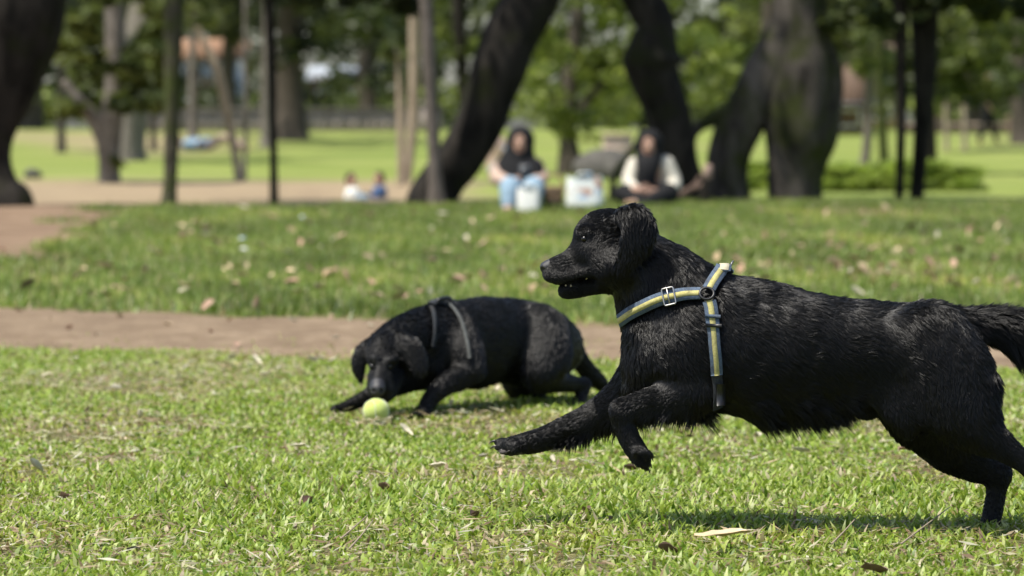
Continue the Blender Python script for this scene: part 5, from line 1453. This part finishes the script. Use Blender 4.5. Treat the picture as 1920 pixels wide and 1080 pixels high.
def stick(name, label, cat, nodes, Y, mat, parts=()):
    g = at(nodes[0][0], nodes[0][1], Y); t = thing(name, label, cat, (g[0], Y, float(ground_z(g[0], Y))))
    tr, _ = trunk_mesh('stem', nodes, Y, mat, t, 10, .14, 4, .06)
    for p in parts: trunk_mesh('side_branch', p, Y, mat, t, 7, .12, 6, 0)
    return t
pst = stick('post', 'short dark post with a pale top standing before the foot of the mossy twin tree', 'post', [(1322, 394, 9), (1322, 370, 9.5), (1323, 350, 9), (1325, 335, 8)], 31.9, BARK_BLACK)
pb1 = at(1327, 322, 31.9); V, Q, T = tube(np.array([at(1325, 337, 31.9), at(1326, 330, 31.9), at(1328, 312, 31.9), at(1328, 308, 31.9)]), [.03, .042, .04, .02], 12)
link('post_cap', mesh_np('post_cap', V, Q, T), flat_mat('weathered_top', (0.34, 0.24, 0.19)), pst)
stick('fallen_branch', 'reddish brown dead branch slanting up from the grass beside the cross-legged person', 'branch', [(1266, 388, 6), (1276, 366, 5.5), (1300, 352, 5), (1326, 344, 4)], 32.3, flat_mat('dead_wood', (0.30, 0.20, 0.15)), [[(1300, 352, 4), (1308, 338, 3), (1312, 330, 2)]])
stick('sapling', 'thin dark stem leaning left of the cross-legged person', 'tree', [(1147, 392, 7), (1148, 350, 6), (1156, 320, 6), (1176, 295, 6), (1190, 275, 5), (1200, 250, 4), (1206, 215, 3)], 34.2, BARK_MOSS2)

# ---- fallen leaves and dark flecks added as small shadows: every one an object that shares a few meshes
def leaf_mesh(seed, c, curl, aspect):
    g = np.random.default_rng(seed); n, m = 7, 4
    V = []
    for i in range(n):
        u = i / (n - 1); w = aspect * math.sin(math.pi * min(1, u * 0.93 + .05)) ** .8 * (1 - .25 * u)
        for j in range(m):
            v = (j / (m - 1) - .5) * 2
            V.append((u - .5, v * w, curl * (v * v * w * 1.6 + .5 * (u - .5) ** 2 * g.uniform(.8, 1.3)) + .02 * g.normal() + .06))
    Q = [(i * m + j, (i + 1) * m + j, (i + 1) * m + j + 1, i * m + j + 1) for i in range(n - 1) for j in range(m - 1)]
    me = mesh_np('fallen_leaf', V, Q, None, True)
    return me
def leaf_mat(name, c):
    m, nt, b = new_mat(name)
    f = noise(nt, 6, 5, 0.65, objco(nt)); 
    oi = N(nt, 'ShaderNodeObjectInfo')
    hv = N(nt, 'ShaderNodeHueSaturation'); mr = N(nt, 'ShaderNodeMapRange'); mr.inputs[3].default_value = .7; mr.inputs[4].default_value = 1.25
    nt.links.new(oi.outputs['Random'], mr.inputs[0]); nt.links.new(mr.outputs[0], hv.inputs['Value'])
    nt.links.new(ramp(nt, f, [(0.3, tuple(v * .65 for v in c)), (0.7, c)]), hv.inputs['Color'])
    nt.links.new(hv.outputs[0], b.inputs['Base Color']); b.inputs['Roughness'].default_value = .6
    return m
LM_TAN, LM_PINK, LM_BROWN, LM_PALE = leaf_mat('leaf_tan', (0.60, 0.46, 0.28)), leaf_mat('leaf_pinkish', (0.50, 0.32, 0.22)), leaf_mat('leaf_brown', (0.15, 0.085, 0.055)), leaf_mat('leaf_pale', (0.68, 0.62, 0.46))
LEAVES = []
for q in range(8):
    me = leaf_mesh(q, None, 0.25 + .12 * q, 0.20 + .035 * (q % 4)); me.materials.append([LM_TAN, LM_PINK, LM_TAN, LM_BROWN, LM_PALE, LM_PINK, LM_TAN, LM_BROWN][q]); LEAVES.append(me)
def drop_leaf(kind, p, size, label, group=None, yaw=None, tilt=.35, name='fallen_leaf', up=.012):
    o = bpy.data.objects.new(name, LEAVES[kind]); COL.objects.link(o)
    o.location = (p[0], p[1], float(ground_z(p[0], p[1])) + up)
    o.rotation_euler = (random.gauss(0, tilt), random.gauss(0, tilt), random.random() * 6.28 if yaw is None else yaw)
    o.scale = (size, size, size)
    return tag(o, label, 'leaf', group)
LB = 'dry tan and brownish leaf fallen on the green bank beyond the dirt path'
GB = 'dry leaves scattered over the bank'
lr = np.random.default_rng(9)
spots = []
for px, py in ((345, 455), (360, 450), (382, 452), (395, 460), (425, 463), (410, 466), (388, 437), (188, 482), (235, 540), (195, 515), (236, 559), (300, 490), (430, 515), (420, 520), (560, 470), (580, 470), (610, 525), (635, 522), (693, 413), (705, 408), (548, 416), (690, 497), (715, 495), (575, 575), (480, 590), (390, 590),
               (595, 560), (760, 575), (745, 578), (700, 570), (810, 480), (850, 490), (860, 500), (920, 455), (905, 470), (1440, 455), (1470, 455), (1400, 470), (1380, 430), (1310, 465), (1600, 500), (1615, 510), (1630, 497), (1655, 515), (1660, 530), (1680, 480), (1590, 530), (1750, 540), (1740, 525), (1700, 440),
               (1560, 450), (1620, 430), (1660, 420), (1720, 425), (1780, 440), (1800, 470), (1860, 500), (1890, 470), (1480, 490), (1520, 520), (1540, 535), (1430, 520), (1575, 470), (1640, 545), (1830, 545), (1900, 540), (1350, 490), (960, 440), (1000, 560), (980, 530), (1010, 450), (940, 520), (860, 540)):
    spots.append((px + lr.normal(0, 2), py + lr.normal(0, 1.5)))
for i in range(150):
    spots.append((lr.uniform(0, 1920), 395 + 180 * lr.random() ** 1.2))
for i in range(60):
    spots.append((1350 + 560 * lr.random(), 420 + 130 * lr.random()))
for px, py in spots:
    p = gpx(px, py)
    if p[1] > 33 or p[1] < float(path_far(p[0])) - .2: continue
    kk = int(lr.choice([0, 1, 2, 4, 5, 6, 3], p=[.2, .2, .2, .08, .15, .12, .05])); sz = 0.045 + .05 * lr.random()
    side_ = 'left of the crouching dog' if px < 640 else 'beyond the crouching dog' if px < 1010 else 'beyond the running dog'
    lab = '%s %s dry leaf on the %s bank, %s' % ('larger' if sz > .07 else 'smaller', {0: 'tan', 2: 'tan', 6: 'tan', 1: 'pinkish', 5: 'pinkish', 4: 'cream coloured', 3: 'dark brown'}[kk], 'upper' if py < 480 else 'lower', side_)
    drop_leaf(kk, p, sz, lab, GB, up=.035, tilt=.5)
LP = 'small dry leaf or chip lying on the bare dirt path'
for i in range(34):
    x = lr.uniform(-2.1, 2.2); u = lr.random(); y = float(path_near(x)) * (1 - u) + float(path_far(x)) * u
    kk = int(lr.choice([0, 1, 2, 4, 5, 6])); sz = .02 + .035 * lr.random()
    LP = '%s %s dry leaf on the bare dirt path, %s' % ('larger' if sz > .0375 else 'smaller', {0: 'tan', 2: 'tan', 6: 'tan', 1: 'pinkish', 5: 'pinkish', 4: 'cream coloured'}[kk], 'left of the crouching dog' if x < -.6 else 'behind the crouching dog' if x < .35 else 'behind the running dog')
    drop_leaf(kk, (x, y), sz, LP, 'dry leaves on the dirt path', up=.012)
LG = 'small pale leaf caught in the sunlit lawn this side of the path'
for px, py in ((435, 688), (295, 699), (480, 694), (525, 708), (585, 692), (600, 690), (625, 692), (88, 722), (630, 650), (140, 690), (350, 705), (1340, 800), (820, 900), (905, 880), (1040, 885), (560, 860), (70, 900), (1080, 700), (500, 720), (215, 745), (760, 830), (935, 750), (260, 800), (1500, 870), (1420, 840)):
    LG = 'small pale leaf in the %s lawn, %s' % ('farther' if py < 780 else 'nearer', 'far left of the tennis ball' if px < 420 else 'left of the tennis ball' if px < 690 else 'below the crouching dog' if px < 1000 else 'below the running dog')
    drop_leaf(4, gpx(px, py), .030 + .02 * lr.random(), LG, 'pale leaves in the lawn', up=.026, tilt=.4)
LD = 'dark fleck added as a tiny shadow in the sunlit lawn'  # brown leaf meshes added as stand-ins for tiny shadows between the blades
for px, py in ((25, 676), (107, 676), (325, 680), (345, 735), (500, 900), (120, 950), (165, 780), (1280, 826), (1292, 832), (580, 960), (1100, 978), (720, 935), (480, 955), (890, 985), (1180, 895)):
    LD = 'dark fleck added as shade in the %s lawn, %s' % ('farther' if py < 780 else 'nearer', 'far left of the tennis ball' if px < 420 else 'left of the tennis ball' if px < 690 else 'below the crouching dog' if px < 1000 else 'below the running dog')
    drop_leaf(3 if lr.random() < .6 else 7, gpx(px, py), .020 + .016 * lr.random(), LD, 'dark flecks added as small shadows in the lawn', up=.015, tilt=.3)
drop_leaf(0, gpx(1355, 1046), .10, 'large pale dry leaf with a curled dark tip, lowest right in the lawn', yaw=.05, tilt=.22, up=.034)
drop_leaf(7, gpx(1250, 1053), .036, 'blackish curled leaf at the bottom edge between the pale leaf and the bare patch', yaw=.1, tilt=.2, up=.014)
drop_leaf(1, gpx(1712, 877), .075, 'reddish brown crumpled leaf in the grass below the belly of the running dog', yaw=.4, tilt=.2, up=.035)
drop_leaf(4, gpx(1035, 882), .06, 'pale upturned leaf in the grass under the outstretched paw of the running dog', yaw=-.3, tilt=.2, up=.038)
drop_leaf(3, gpx(1640, 1092), .05, 'dark brown leaf cut by the bottom edge below the running dog', yaw=-.2, tilt=.2, up=.015)

# white scraps of litter on the bank
def scrap(px, py, size, label, seed):
    p = gpx(px, py); g = np.random.default_rng(seed)
    V, Q, T = ball((0, 0, 0), 1, 10, 7); d = V
    V = d * (.75 + .35 * g.random(len(d)))[:, None] * np.array([size, size * .8, size * .7]) + np.array([p[0], p[1], float(ground_z(p[0], p[1])) + size * .6 + .02])
    o = link('paper_scrap', mesh_np('paper_scrap', V, Q, T, False), WHITECLOTH if seed % 2 else flat_mat('bluish_plastic', (0.55, 0.63, 0.72)))
    tag(o, label, 'litter', 'litter on the bank')
scrap(455, 458, .022, 'upper one of two crumpled bluish white scraps on the bank', 2)
scrap(457, 479, .024, 'lower one of two crumpled white scraps on the bank', 3)
scrap(567, 416, .02, 'small bluish scrap beside a pink leaf high on the bank', 4)

# twigs in the lawn
TW = flat_mat('twig_bark', (0.34, 0.27, 0.19))
for k, (x0, y0, x1, y1, lab) in enumerate(((655, 1050, 700, 1010, 'thin brown twig standing crooked in the grass near the bottom, left of centre'),
                                           (1690, 1040, 1780, 985, 'long thin dry twig slanting in the shadow of the running dog'),
                                           (640, 1030, 690, 1000, 'brown twig lying in the dry patch at the bottom'),
                                           (1560, 1040, 1610, 1000, 'short dry twig in the shadow band under the running dog'),
                                           (240, 1050, 262, 1066, 'short black twig on the bare patch at the bottom left'))):
    a, b = gpx(x0, y0), gpx(x1, y1); a[2] += .02; b[2] += .035
    P = resample(np.array([a, a * .6 + b * .4 + (.004, 0, .003), b]), 5)
    V, Q, T = tube(P, np.linspace(.0021, .0009, len(P)), 6, .2, 60, k)
    tag(link('twig', mesh_np('twig', V, Q, T), TW if k != 4 else BARK_BLACK), lab, 'twig', 'twigs in the lawn')
